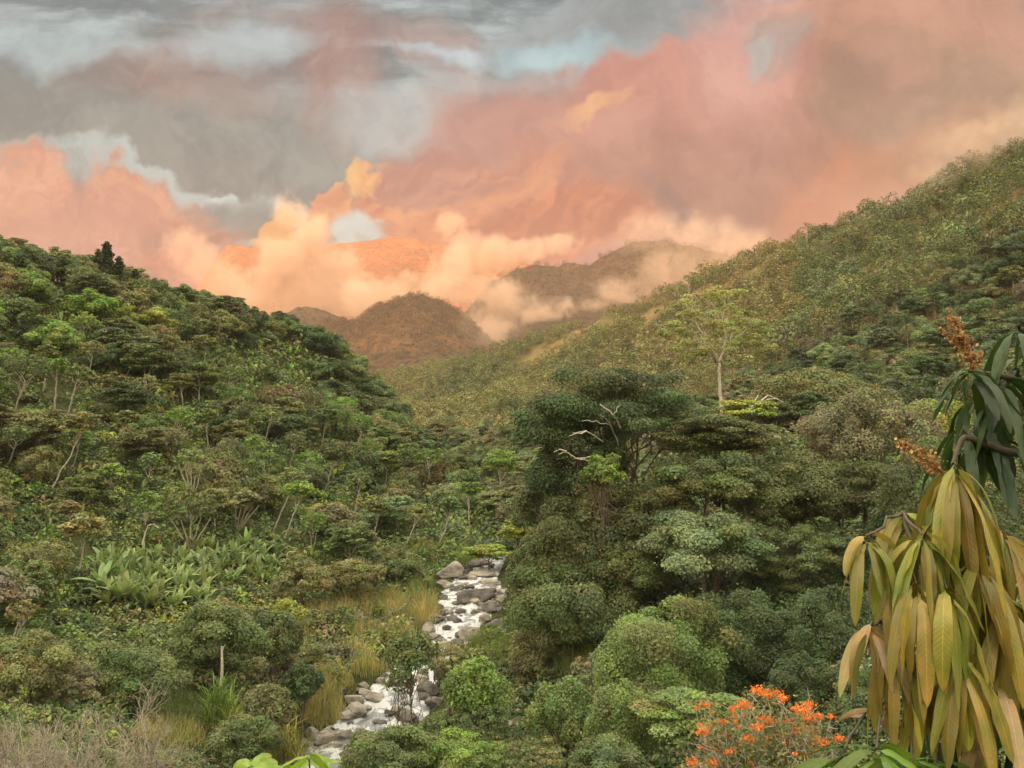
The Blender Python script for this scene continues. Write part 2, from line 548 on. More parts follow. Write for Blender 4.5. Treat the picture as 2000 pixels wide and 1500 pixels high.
CT = [  # u, v, Y of the bare ground
    # left spur skyline
    (-500, 330, 225), (-250, 415, 232), (0, 515, 240), (120, 552, 243), (200, 568, 246), (400, 622, 258), (570, 664, 278), (660, 712, 292), (715, 765, 302), (745, 810, 312), (765, 850, 330),
    (-300, 900, 110), (-300, 700, 150), (-300, 1150, 75), (-300, 1400, 50),
    (0, 640, 190), (0, 820, 150), (0, 1000, 118), (0, 1200, 88), (0, 1330, 68), (0, 1440, 52),
    (200, 700, 185), (200, 900, 142), (200, 1100, 106), (200, 1260, 82), (200, 1390, 62),
    (400, 700, 215), (400, 850, 172), (400, 1000, 134), (400, 1150, 106), (400, 1290, 84), (380, 1420, 66),
    (600, 740, 262), (600, 880, 205), (600, 1010, 155), (600, 1130, 126), (610, 1230, 106), (600, 1340, 88), (560, 1440, 76),
    (720, 870, 262), (740, 1000, 184), (760, 1090, 145), (780, 1180, 121), (720, 1290, 97), (840, 1120, 139), (860, 1040, 165),
    # right bank
    (1010, 1130, 134), (1010, 1220, 114), (990, 1290, 100), (960, 1380, 84), (900, 1470, 75), (1100, 1200, 112), (1100, 1340, 82), (1060, 1470, 70),
    (1250, 1150, 104), (1250, 1300, 76), (1340, 1195, 88), (1250, 1450, 58), (1400, 1400, 55), (1500, 1150, 98), (1550, 1300, 66), (1700, 1090, 98), (1700, 1300, 55),
    (2000, 1020, 100), (2000, 1250, 50), (2300, 950, 90), (2300, 800, 160), (1120, 1020, 150), (1250, 930, 155), (1408, 850, 152), (1600, 880, 150), (1800, 860, 160), (2000, 840, 160),
    (1100, 930, 215), (1300, 860, 215), (1500, 815, 225), (1700, 800, 215), (1900, 790, 210),
    # right hill slope
    (2000, 650, 260), (1800, 700, 262), (1650, 745, 265), (1560, 770, 275), (2300, 550, 240), (2300, 300, 300), (2000, 460, 330), (1850, 540, 330), (1700, 600, 335), (1600, 660, 335), (1520, 735, 320),
    (1480, 660, 430), (1560, 585, 440), (1700, 500, 450), (1850, 430, 420),
    (1300, 700, 430), (1300, 790, 340), (1150, 760, 470), (1100, 850, 340), (980, 790, 560), (950, 870, 380), (850, 800, 640), (820, 850, 420), (1400, 620, 500), (1200, 680, 560), (1060, 730, 640),
    # right hill skyline
    (2300, 160, 400), (2000, 300, 430), (1900, 330, 455), (1800, 388, 490), (1700, 424, 520), (1600, 462, 550), (1500, 502, 580), (1400, 546, 615), (1300, 584, 650), (1200, 612, 690), (1100, 650, 735),
    (1020, 697, 790), (900, 733, 860), (780, 760, 930), (600, 770, 1000)]
ctl = [at(*c) for c in CT]
ctl += [p for p in riv_all]
# behind the crests
for u, v, Y in [(-250, 415, 232), (0, 515, 240), (200, 568, 246), (400, 622, 258), (570, 664, 278), (715, 765, 302)]:
    p = at(u, v, Y)
    ctl.append(p + np.array([p[0] / p[1] * 90 - 20, 90, -28]))
    ctl.append(p + np.array([p[0] / p[1] * 260 - 60, 260, -70]))
for u, v, Y in [(2300, 160, 400), (2000, 300, 430), (1800, 388, 490), (1600, 462, 550), (1400, 546, 615), (1200, 612, 690), (1020, 697, 790), (780, 760, 930)]:
    p = at(u, v, Y)
    ctl.append(p + np.array([p[0] / p[1] * 150, 150, -45]))
# the knoll under the camera
ctl += [np.array(p, float) for p in [(0, 0, -2.2), (-8, 0, -3), (8, 0, -2.5), (0, -25, -2), (25, -25, 0), (-25, -25, -3), (0, 8, -5), (-9, 18, -8.6), (0, 20, -12.5), (10, 18, -10.5), (20, 20, -8), (-20, 18, -9), (-18, 30, -13),
                                     (0, 40, -23), (-14, 42, -20), (14, 40, -21), (30, 40, -17), (0, 58, -31), (-40, 40, -13), (45, 40, -10), (3, 3, -3.6), (12, 28, -15), (-60, 0, 0), (60, 0, 5), (-30, 0, -3), (30, 0, 0)]]
ctl = np.array(ctl)


def dom(x, y):
    y = np.maximum(y, -45)
    return np.stack([x / (y + 60.0), 1.3 * np.log((y + 60.0) / 60.0)], -1)


PC = dom(ctl[:, 0], ctl[:, 1])
Dm = np.linalg.norm(PC[:, None] - PC[None], axis=2)
Am = np.block([[Dm + 0.004 * np.eye(len(PC)) * -1, np.ones((len(PC), 1)), PC], [np.ones((1, len(PC))), np.zeros((1, 3))], [PC.T, np.zeros((2, 3))]])
rhs = np.concatenate([ctl[:, 2], np.zeros(3)])
wts = np.linalg.solve(Am, rhs)
# tabulated ground
NA, NB = 420, 560
GA = np.linspace(-1.5, 1.7, NA)
GB = np.linspace(1.3 * math.log(25 / 60.0), 1.3 * math.log(1180 / 60.0), NB)
ga, gb = np.meshgrid(GA, GB)
gy = 60.0 * np.exp(gb / 1.3) - 60.0
gx = ga * (gy + 60.0)
gz = np.zeros_like(gx)
pp = np.stack([ga, gb], -1)
for k in range(len(PC)):
    gz += wts[k] * np.sqrt((pp[..., 0] - PC[k, 0]) ** 2 + (pp[..., 1] - PC[k, 1]) ** 2)
gz += wts[-3] + wts[-2] * ga + wts[-1] * gb


def riverdist(x, y):
    best = np.full(np.shape(x), 1e9)
    bw = np.full(np.shape(x), 4.0)
    bz = np.zeros(np.shape(x))
    for i in range(len(riv_all) - 1):
        a, b = riv_all[i], riv_all[i + 1]
        d = b[:2] - a[:2]
        t = np.clip(((x - a[0]) * d[0] + (y - a[1]) * d[1]) / (d @ d), 0, 1)
        q = np.hypot(x - (a[0] + t * d[0]), y - (a[1] + t * d[1]))
        m = q < best
        best = np.where(m, q, best)
        bw = np.where(m, wall[i] + t * (wall[i + 1] - wall[i]), bw)
        bz = np.where(m, a[2] + t * (b[2] - a[2]), bz)
    return best, bw, bz


dist, hw, rz_ = riverdist(gx, gy)
rough = (fbm(gx / 14, gy / 14, seed=3, octv=5) - 0.5) * (1.6 + np.clip(gy, 0, 700) * 0.012)
nearr = np.clip((dist - hw) / 10.0, 0, 1)
gz = gz + rough * nearr * np.clip(np.hypot(gx, gy) / 30, 0, 1)
inr = np.clip(1.0 - (dist - hw) / 3.0, 0, 1)
inr = inr * inr * (3 - 2 * inr)
gz = gz * (1 - inr) + (rz_ - 1.1 * np.clip(1.15 - dist / (hw + 0.1), 0, 1) - 0.15) * inr


def ground(x, y):
    p = dom(np.asarray(x, float), np.asarray(y, float))
    fa = np.clip((p[..., 0] - GA[0]) / (GA[1] - GA[0]), 0, NA - 1.001)
    fb = np.clip((p[..., 1] - GB[0]) / (GB[1] - GB[0]), 0, NB - 1.001)
    i, j = fa.astype(int), fb.astype(int)
    s, t = fa - i, fb - j
    return gz[j, i] * (1 - s) * (1 - t) + gz[j, i + 1] * s * (1 - t) + gz[j + 1, i] * (1 - s) * t + gz[j + 1, i + 1] * s * t


YS = 6.0 * (1100 / 6.0) ** (np.arange(900) / 899.0)


def hit(u, v):
    """where the line of sight through a photo pixel first meets the ground"""
    u = np.atleast_1d(np.asarray(u, float))
    v = np.atleast_1d(np.asarray(v, float))
    res = np.zeros((len(u), 3))
    for s in range(0, len(u), 2000):
        uu, vv = u[s:s + 2000], v[s:s + 2000]
        X = (uu[:, None] - 1000) / F * YS
        Z = (750 - vv[:, None]) / F * YS
        G = ground(X, np.broadcast_to(YS, X.shape))
        h = G >= Z
        k = np.argmax(h, axis=1)
        k = np.where(h.any(axis=1), k, len(YS) - 1)
        Yv = YS[k]
        res[s:s + 2000] = np.stack([(uu - 1000) / F * Yv, Yv, G[np.arange(len(uu)), k]], -1)
    return res


M_GROUND = ground_mat()
i = np.arange(NB - 1)[:, None] * NA
j = np.arange(NA - 1)[None, :]
Q = np.stack([i + j, i + j + 1, i + NA + j + 1, i + NA + j], -1).reshape(-1, 4)
link('ground', mesh('ground', np.stack([gx, gy, gz], -1), Q, M_GROUND, True), kind='structure', label='steep valley ground under the forest on both sides of the river')


# ------------------------------------------------------------------ far hills and mountains
def hill_mat(name, c0, c1, c2, sc):
    m, g = newmat(name)
    pos = g.n('ShaderNodeNewGeometry').outputs['Position']
    n1 = g.noise(pos, sc, 6, 0.65)
    n2 = g.noise(pos, sc * 9, 5, 0.7)
    c = g.mix(g.mr(n1, 0.38, 0.62), c0, c1)
    c = g.mix(g.mr(n2, 0.45, 0.62), c, c2)
    out(g, pbsdf(g, c, 0.95, 0.05, bump(g, n2, 1.0, 8.0)))
    return m


def ridge(name, label, pts, Y, back, front, foot_v, mat, seed, lump=8.0, lamp=4.0, n=(420, 150), gully=30.0):
    """a ridge with its crest on the photo outline pts, real slopes before and behind it"""
    us = np.array([p[0] for p in pts], float)
    vs = np.array([p[1] for p in pts], float)
    uu = np.linspace(us[0], us[-1], n[0])
    vv = np.interp(uu, us, vs)
    xc = (uu - 1000) / F * Y
    zc = (750 - vv) / F * Y
    zf = (750 - foot_v) / F * Y
    t = np.linspace(-1, 1, n[1])
    X = np.repeat(xc[None], n[1], 0)
    Yv = Y + np.where(t < 0, t * front, t * back)[:, None] + 0 * X
    prof = np.where(t < 0, (1 + t) ** 0.9, (1 - t) ** 1.1)[:, None]
    Z = zf + (zc[None] - zf) * prof
    gl = 1 - np.abs(fbm(X / (gully * 5), Yv / (gully * 9), seed=seed, octv=4) * 2 - 1) * 1.0
    mask = np.clip(1 - np.abs(1 - prof) * 0, 0, 1)
    off = np.clip(np.abs(t) * 5, 0, 1)[:, None]
    Z = Z + (gl - 0.75) * gully * 1.7 * off * np.clip(prof * 2.0, 0, 1) * mask
    Z = Z + (fbm(X / lump, Yv / lump, seed=seed + 5, octv=3) - 0.4) * lamp
    i = np.arange(n[1] - 1)[:, None] * n[0]
    j = np.arange(n[0] - 1)[None, :]
    Q = np.stack([i + j, i + j + 1, i + n[0] + j + 1, i + n[0] + j], -1).reshape(-1, 4)
    return link(name, mesh(name, np.stack([X, Yv, Z], -1), Q, mat, True), kind='structure', label=label)


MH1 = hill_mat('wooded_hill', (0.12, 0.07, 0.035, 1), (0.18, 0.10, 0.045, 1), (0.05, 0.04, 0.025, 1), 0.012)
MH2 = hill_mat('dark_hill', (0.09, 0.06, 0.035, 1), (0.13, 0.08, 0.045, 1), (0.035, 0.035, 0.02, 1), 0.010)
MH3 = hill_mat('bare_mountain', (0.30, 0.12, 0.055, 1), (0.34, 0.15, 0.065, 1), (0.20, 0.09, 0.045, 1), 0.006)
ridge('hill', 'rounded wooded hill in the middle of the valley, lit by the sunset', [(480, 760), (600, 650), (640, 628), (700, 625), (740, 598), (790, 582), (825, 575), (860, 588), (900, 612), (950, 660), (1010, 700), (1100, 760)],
      1700, 900, 520, 800, MH1, 3, 14, 10)
ridge('hill', 'low dark wooded rise at the foot of the valley', [(500, 770), (640, 760), (760, 730), (800, 705), (860, 690), (930, 695), (1000, 720), (1100, 770)], 1250, 300, 300, 800, MH2, 8, 12, 8, gully=14)
ridge('mountain', 'dark wooded mountain with two humps above the mist', [(800, 760), (900, 620), (960, 552), (1000, 528), (1045, 514), (1085, 520), (1110, 512), (1150, 520), (1180, 498), (1235, 474), (1290, 468), (1350, 480), (1430, 500), (1600, 520), (1900, 600)],
      2400, 900, 500, 820, MH2, 21, 18, 14)
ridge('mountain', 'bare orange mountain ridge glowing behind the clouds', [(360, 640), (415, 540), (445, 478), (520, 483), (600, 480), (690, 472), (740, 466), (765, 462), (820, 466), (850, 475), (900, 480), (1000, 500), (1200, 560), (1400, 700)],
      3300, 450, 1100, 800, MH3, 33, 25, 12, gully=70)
ridge('hill', 'small blue ridge seen over the end of the left slope', [(420, 700), (540, 620), (580, 602), (620, 600), (650, 612), (700, 640), (800, 700)], 2100, 500, 500, 800, MH2, 41, 18, 10)
# the ridge behind the camera that keeps the evening sun out of the valley
xb = np.linspace(-3200, 3200, 160)
tb = np.linspace(-1, 1, 30)
Xb, Tb = np.meshgrid(xb, tb)
Yb = -1500 + Tb * 420
Zb = -60 + (430 + 50 * fbm(Xb / 500, Xb * 0, seed=9)) * (1 - np.abs(Tb)) ** 0.9
i = np.arange(29)[:, None] * 160
j = np.arange(159)[None, :]
Q = np.stack([i + j, i + j + 1, i + 160 + j + 1, i + 160 + j], -1).reshape(-1, 4)
link('mountain', mesh('mountain', np.stack([Xb, Yb, Zb], -1), Q, MH2, True), kind='structure', label='ridge behind the viewpoint that shades the valley')
# valley floor out to the far mountains
xs = np.linspace(-6000, 6000, 60)
ys = np.linspace(-2400, 3900, 60)
Xs, Ys_ = np.meshgrid(xs, ys)
Zs = np.full_like(Xs, -75.0) + (fbm(Xs / 700, Ys_ / 700, seed=2) - 0.5) * 20
i = np.arange(59)[:, None] * 60
j = np.arange(59)[None, :]
Q = np.stack([i + j, i + j + 1, i + 60 + j + 1, i + 60 + j], -1).reshape(-1, 4)
link('terrain', mesh('terrain', np.stack([Xs, Ys_, Zs], -1), Q, MH2, True), kind='structure', label='low ground between the hills')

# ------------------------------------------------------------------ plants
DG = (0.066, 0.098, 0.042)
MG = (0.118, 0.148, 0.060)
OL = (0.170, 0.175, 0.075)
YG = (0.250, 0.275, 0.065)
BR = (0.185, 0.170, 0.105)
GG = (0.150, 0.185, 0.098)
OR = (0.205, 0.170, 0.075)
BG = (0.150, 0.215, 0.055)
TN = (0.240, 0.215, 0.140)
DO = (0.105, 0.118, 0.050)
FG = (0.160, 0.215, 0.075)
CNAME = {DG: 'dark green', DO: 'dark olive', MG: 'green', OL: 'olive', YG: 'yellow green', FG: 'fresh light green', BR: 'brownish', GG: 'grey green', OR: 'orange tinged', BG: 'fresh green', TN: 'tan'}


def crown(style, rx, ry, rz, leaf, seed, lai=2.4, asp=0.55, cap=42000, cr=None, gap=0.0, cvar=0.17, njit=0.38):
    """leaf sprays gathered into clumps through an ellipsoidal crown; returns V, Q, C and clump centres"""
    r = np.random.default_rng(seed)
    R = np.array([rx, ry, rz])
    if style == 'dome':
        nc, cr, zmin, flat, fill = 46, cr or 0.27, -0.35, 0.75, 1.0
    elif style == 'layer':
        nc, cr, zmin, flat, fill = 52, cr or 0.27, -0.75, 0.40, 0.95
    elif style == 'airy':
        nc, cr, zmin, flat, fill = 110, cr or 0.15, -0.7, 0.6, 0.40
    elif style == 'bush':
        nc, cr, zmin, flat, fill = 60, cr or 0.25, -0.95, 0.9, 1.0
    elif style == 'feather':
        nc, cr, zmin, flat, fill = 80, cr or 0.18, -0.6, 1.5, 0.7
    elif style == 'cone':
        nc, cr, zmin, flat, fill = 70, cr or 0.22, -1.0, 0.35, 0.9
    k = np.arange(nc) + 0.5
    zz = 1 - (1 - zmin) * k / nc
    ph = k * 2.399963 + r.normal(size=nc) * 0.5
    zz = np.clip(zz + r.normal(size=nc) * 0.07, -1, 1)
    rr = np.sqrt(np.clip(1 - zz * zz, 0, 1))
    D = np.stack([rr * np.cos(ph), rr * np.sin(ph), zz], 1)
    if style in ('layer', 'airy', 'feather'):
        sh = r.uniform(0.35, 1.05, nc) ** 0.6
    else:
        sh = r.uniform(0.66, 1.16, nc)
    if style == 'cone':
        hz = r.uniform(-1, 1, nc)
        w = (1 - hz) / 2
        D = np.stack([np.cos(ph) * w, np.sin(ph) * w, hz], 1)
        sh = r.uniform(0.7, 1.05, nc)
    lump = 0.72 + 0.56 * fbm(D[:, 0] * 1.3 + seed % 17, D[:, 1] * 1.3 + 3, D[:, 2] * 1.3, seed=seed % 91, octv=2)
    Cc = D * (sh * lump * (1 - cr * 0.72))[:, None]
    if style == 'bush':
        Cc[:, :2] *= (1 + 0.12 * np.cos(ph * 3))[:, None]
    if gap > 0:
        keep = r.uniform(size=nc) > gap
        Cc = Cc[keep]
        nc = len(Cc)
    crs = cr * r.uniform(0.55, 1.5, nc)
    area = 4.0 * (rx * ry + rx * rz + ry * rz) * 0.8
    nl = int(min(cap, fill * lai * area / (leaf * leaf * asp * 0.5)))
    idx = r.choice(nc, nl, p=crs ** 2 / (crs ** 2).sum())
    d = r.normal(size=(nl, 3))
    d[:, 2] += 0.45
    d += Cc[idx] * 0.8
    d /= np.linalg.norm(d, axis=1)[:, None]
    q = r.uniform(0.55, 1.06, nl) ** 0.7 * np.where(r.uniform(size=nl) < 0.12, r.uniform(1.0, 1.45, nl), 1.0)
    if flat < 0.5:
        d2 = r.normal(size=(nl, 3))
        d2 /= np.linalg.norm(d2, axis=1)[:, None]
        d = d2
        q = r.uniform(0.1, 1.0, nl) ** 0.5
    off = d * (q * crs[idx])[:, None]
    off[:, 2] *= flat
    if flat < 0.5:
        off[:, 2] -= 0.55 * crs[idx] * (q ** 2) * 0.5     # parasol edge droops
    P = (Cc[idx] + off) * R
    N = d * (0.75 if flat >= 0.5 else 0.25) + np.array([0, 0, 0.55 if flat >= 0.5 else 1.0]) + r.normal(size=(nl, 3)) * njit
    cl = 1 + 0.16 * r.normal(size=(nc, 1)) + 0.07 * r.normal(size=(nc, 3))
    V, Q, C = leaves(P, N, leaf, asp, r, np.clip(cl, 0.55, 1.6)[idx], cvar, 0.4)
    return V, Q, C, Cc * R


def trunk_geo(base, cen, R, clumps, tr, seed, nl=9, lean=(0, 0), sides=6, pale=False, fork=0.45):
    r = np.random.default_rng(seed + 99)
    A = Acc()
    base = np.asarray(base, float)
    cen = np.asarray(cen, float)
    top = cen + np.array([0, 0, R[2] * 0.35])
    mid = base + (cen - base) * 0.5 + np.array([lean[0], lean[1], 0]) * 0.5
    t = np.linspace(0, 1, 9)[:, None]
    path = (1 - t) ** 2 * base + 2 * t * (1 - t) * mid + t ** 2 * top
    path[1:-1] += r.normal(size=(7, 3)) * tr * 0.35
    rad = tr * (1.15 - 0.85 * t[:, 0])
    rad[0] *= 1.35
    V, Q = tube(path, rad, sides + 2)
    A.add(V, Q)
    if nl:
        pick = r.choice(len(clumps), min(nl, len(clumps)), replace=False)
        for k in pick:
            s = r.uniform(fork, 0.9)
            p0 = path[int(s * 8)]
            p1 = cen + clumps[k] * 0.95
            V, Q = limb(p0, p1, tr * 0.42, tr * 0.07, r, 0.10, 6, 5, 0.06)
            A.add(V, Q)
            for q in range(2):
                m_ = p0 + (p1 - p0) * r.uniform(0.45, 0.8)
                e = p1 + r.normal(size=3) * R * 0.25
                V, Q = limb(m_, e, tr * 0.16, tr * 0.04, r, 0.1, 4, 4)
                A.add(V, Q)
    return A


def plant(name, u, v, w, h, Y, style, col, label, cat='tree', group=None, bark=None, tr=None, leaf=None, nl=9, seed=None, lean=(0, 0), lai=2.4, gap=0.0, asp=0.55, cr=None, base=None, cap=60000, dy=0.85, parts=('crown', 'trunk'), cap_base=True):
    """one plant whose crown is centred on photo pixel (u, v), w x h pixels large, standing on the ground at depth Y"""
    seed = seed if seed is not None else int(u * 7 + v * 13 + Y)
    c = at(u, v, Y)
    R = np.array([w / 2 * Y / F, w / 2 * Y / F * dy, h / 2 * Y / F])
    bx, by = (c[0] - lean[0], c[1] - lean[1]) if base is None else base
    gzv = float(ground(bx, by)) - 0.3
    root = np.array([bx, by, gzv])
    leaf = leaf or max(0.09, 0.0024 * Y)
    V, Q, C, cl = crown(style, R[0], R[1], R[2], leaf, seed, lai, asp, cap, cr, gap)
    o = link(name, None, None, label, cat, group, loc=tuple(root))
    oc = link(parts[0], mesh(parts[0], V + (c - root), Q, M_LEAF, False, C), o, color=col)
    H = c[2] + R[2] - gzv
    tr = tr or max(0.06, H * 0.016)
    A = trunk_geo((0, 0, 0), c - root, R, cl, tr, seed, nl, lean)
    link(parts[1], A.mesh(parts[1], bark or M_BARK, True), o)
    return o, c, root


# ---- the dark wood on the right bank, tree by tree
G1 = 'big trees of the wood on the right bank'
spec = [
    (1205, 822, 350, 195, 97, 'dome', DG, 'biggest dark green dome shaped tree, with pale bare limbs showing below its crown'),
    (1400, 850, 250, 120, 92, 'layer', DO, 'olive tree in flat layers just right of the big dark dome tree'),
    (1395, 945, 230, 130, 89, 'dome', MG, 'green tree in ragged tiers below the layered olive tree'),
    (1130, 900, 190, 190, 96, 'bush', DG, 'dark vine covered tree below the left edge of the big dome tree'),
    (1180, 925, 76, 74, 86, 'dome', BG, 'small bright green tree top against the dark middle of the wood'),
    (1235, 1000, 250, 110, 90, 'feather', DO, 'brownish olive feathery tree in the middle of the wood'),
    (1375, 1060, 240, 150, 82, 'dome', GG, 'grey green tree with a flat underside over the dark hollow'),
    (1545, 960, 260, 150, 93, 'bush', DO, 'broad olive tree between the layered tree and the feathery brown tree'),
    (1690, 845, 270, 150, 96, 'feather', BR, 'broad brownish feathery tree left of the mango tree'),
    (1640, 960, 230, 120, 92, 'dome', DO, 'dull olive tree left of the hanging mango leaves'),
    (1570, 1080, 230, 150, 86, 'airy', MG, 'thin dark green tree with bare crossing limbs beside the hollow'),
    (1135, 1065, 220, 170, 88, 'bush', DO, 'olive tree above the right side of the rapids'),
    (1070, 1000, 130, 130, 98, 'dome', MG, 'mid green tree on the left edge of the wood'),
    (1120, 1190, 230, 170, 84, 'bush', MG, 'dark leafy tree overhanging the right side of the rapids'),
    (1230, 1120, 150, 120, 84, 'dome', DO, 'olive crown left of the grey green tree'),
    (1010, 1035, 70, 50, 128, 'layer', YG, 'yellow green tree leaning out where the wood meets the river'),
    (955, 1078, 100, 36, 139, 'layer', YG, 'low yellow green tree spreading over the head of the rapids'),
    (1290, 1290, 250, 250, 58, 'bush', FG, 'pale green pyramid shaped tree below the dark hollow'),
    (1450, 1260, 220, 200, 62, 'bush', DG, 'dark green tree right of the pale green pyramid shaped tree'),
    (1610, 1260, 190, 230, 60, 'bush', DG, 'dark creeper covered tree left of the hanging mango leaves'),
    (1360, 1395, 240, 110, 42, 'layer', FG, 'light feathery tree with a white stem left of the orange flowers'),
    (1100, 1400, 150, 150, 48, 'feather', FG, 'young green tree right of the two slim trees in front of the rapids'),
    (1210, 1420, 150, 170, 44, 'feather', FG, 'young grey green tree below the pyramid shaped tree'),
    (1370, 1175, 230, 120, 98, 'bush', DG, 'dark tree filling the back of the hollow under the grey green tree'),  # this and both side trees are added to darken the hollow
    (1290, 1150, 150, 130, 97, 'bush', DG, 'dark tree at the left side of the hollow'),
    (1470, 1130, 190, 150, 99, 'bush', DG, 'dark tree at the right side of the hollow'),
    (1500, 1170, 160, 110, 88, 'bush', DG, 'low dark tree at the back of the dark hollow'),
    (1730, 1120, 180, 200, 84, 'bush', DG, 'dark tree behind the tip of the mango branch'),
    (1860, 1000, 260, 260, 80, 'bush', MG, 'dark green tree behind the mango tree'),
    (1990, 1150, 220, 240, 70, 'bush', DG, 'dark tree at the right edge behind the mango tree'),
    (1700, 1370, 160, 120, 50, 'bush', MG, 'leafy green bush behind the orange flowers'),
    (1570, 1330, 120, 100, 52, 'bush', DG, 'dark bush behind the orange flowers'),
    (1800, 840, 190, 130, 104, 'feather', YG, 'yellow green feathery tree behind the upper mango leaves'),
    (1590, 770, 230, 90, 175, 'feather', OL, 'pale olive tree on the rise behind the wood'),
    (1960, 760, 160, 130, 120, 'bush', MG, 'green tree at the right edge above the mango tree'),
    (1460, 800, 130, 60, 118, 'layer', YG, 'yellow green tree behind the layered tree, below the tall bare limbed tree'),
    (1040, 1115, 100, 110, 104, 'bush', MG, 'green tree hanging over the upper rapids from the right bank'),
    (1050, 1290, 120, 110, 86, 'bush', OL, 'scrubby tree on the right bank beside the slim trees'),
    (1180, 1330, 130, 110, 70, 'airy', BR, 'brown twiggy thicket left of the pale green pyramid shaped tree'),
]
for s_ in spec:
    u, v, w, h, Y, st, col, lab = s_
    kw = {}
    if 'biggest' in lab:
        kw = dict(tr=0.5, nl=14, lai=3.2, cr=0.24)
    elif 'flat underside' in lab:
        kw = dict(tr=0.22, nl=12, asp=0.8)
    elif 'airy' == st or 'feather' == st:
        kw = dict(nl=16, bark=M_PALE if 'white stem' in lab else M_BARK)
    elif 'white stem' in lab:
        kw = dict(bark=M_PALE, nl=10, leaf=0.14)
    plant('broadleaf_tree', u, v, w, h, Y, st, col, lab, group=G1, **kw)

# pale bare limbs reaching out of the big dark tree
o = [x for x in COL.objects if x.get('label', '').startswith('biggest dark')][0]
rt = Vector(o.location)
r = np.random.default_rng(5)
A = Acc()
for pts in ([(1218, 950, 97), (1212, 905, 95), (1206, 860, 93), (1193, 830, 91), (1165, 823, 90), (1135, 822, 89.5)], [(1193, 830, 91), (1180, 815, 90.5), (1172, 808, 90)], [(1178, 862, 92), (1160, 850, 90), (1145, 842, 89), (1118, 845, 88.5)],
            [(1145, 842, 89), (1130, 848, 88.5), (1112, 850, 88)], [(1212, 835, 91), (1200, 812, 90), (1205, 800, 90), (1212, 790, 90)], [(1214, 920, 96), (1180, 905, 92), (1150, 900, 90), (1125, 895, 88.5), (1105, 882, 88), (1090, 888, 87.5)], [(1105, 882, 88), (1090, 878, 87.5), (1082, 884, 87.5)],
            [(1125, 895, 88.5), (1160, 892, 88)], [(1200, 812, 90), (1180, 795, 89.5), (1170, 790, 89.5)]):
    P = np.array([at(*p) for p in pts])
    t = np.linspace(0, len(P) - 1, len(P) * 4 - 3)
    Pi = np.stack([np.interp(t, np.arange(len(P)), P[:, k]) for k in range(3)], 1) + r.normal(size=(len(t), 3)) * 0.06
    V, Q = tube(Pi - np.array(rt), np.linspace(0.085, 0.028, len(t)), 6)
    A.add(V, Q)
link('bare_limb', A.mesh('bare_limb', M_PALE, True), o, label='pale bare limb reaching to the left')

# tall bare limbed tree above the wood
o, c, root = plant('bare_limbed_tree', 1402, 645, 250, 170, 152, 'airy', (0.27, 0.27, 0.10), 'tall thin crowned tree with pale forked trunk rising above the wood', bark=M_PALE, tr=0.42, nl=0, leaf=0.30, lai=1.6, cr=0.10, cap=34000)
o.children[1].data.materials[0] = M_PALE
A = Acc()
r = np.random.default_rng(8)
for pts, r0, r1 in ([(1411, 850, 152), (1408, 790, 152), (1405, 740, 152), (1404, 705, 152)], .34, .22), ([(1404, 705, 152), (1390, 680, 151), (1374, 655, 150), (1358, 630, 150), (1350, 600, 150)], .24, .05), ([(1404, 705, 152), (1412, 690, 152), (1425, 672, 153), (1432, 640, 154), (1438, 610, 154)], .24, .05), \
        ([(1390, 680, 151), (1378, 670, 150), (1362, 668, 149), (1345, 650, 148)], .12, .03), ([(1412, 690, 152), (1418, 660, 152), (1412, 630, 152), (1416, 595, 152)], .16, .04), ([(1425, 672, 153), (1445, 655, 154), (1462, 640, 155), (1480, 625, 155)], .12, .03), \
        ([(1374, 655, 150), (1385, 635, 150), (1388, 605, 150)], .10, .03), ([(1432, 640, 154), (1450, 620, 155), (1456, 600, 155)], .09, .03), ([(1418, 660, 152), (1400, 640, 152), (1396, 600, 152)], .10, .03), ([(1358, 630, 150), (1335, 615, 150), (1320, 605, 150)], .07, .02):
    P = np.array([at(*p) for p in pts])
    t = np.linspace(0, len(P) - 1, len(P) * 4 - 3)
    Pi = np.stack([np.interp(t, np.arange(len(P)), P[:, k]) for k in range(3)], 1) + r.normal(size=(len(t), 3)) * 0.08
    V, Q = tube(Pi - root, np.linspace(r0, r1, len(t)), 7)
    A.add(V, Q)
for k in range(60):
    p0 = np.array(at(r.uniform(1330, 1470), r.uniform(600, 680), 152)) - root
    V, Q = limb(p0, p0 + r.normal(size=3) * 1.6 + np.array([0, 0, 2.0]), 0.05, 0.015, r, 0.12, 4, 4)
    A.add(V, Q)
old = o.children[1] if o.children[1].name.startswith('trunk') else o.children[0]
old.data = A.mesh('trunk', M_PALE, True)

# fallen pale branch behind the wood
A = Acc()
for pts in ([(1462, 802, 140), (1480, 788, 140), (1500, 780, 140), (1520, 778, 140)], [(1468, 796, 140), (1476, 780, 141), (1482, 770, 141)], [(1480, 788, 140), (1500, 772, 141), (1530, 785, 141)]):
    P = np.array([at(*p) for p in pts])
    V, Q = tube(P, np.linspace(0.16, 0.05, len(P)), 6)
    A.add(V, Q)
link('dead_branch', A.mesh('dead_branch', M_PALE, True), label='pale dead branch sticking up beside the tall bare limbed tree', cat='branch')

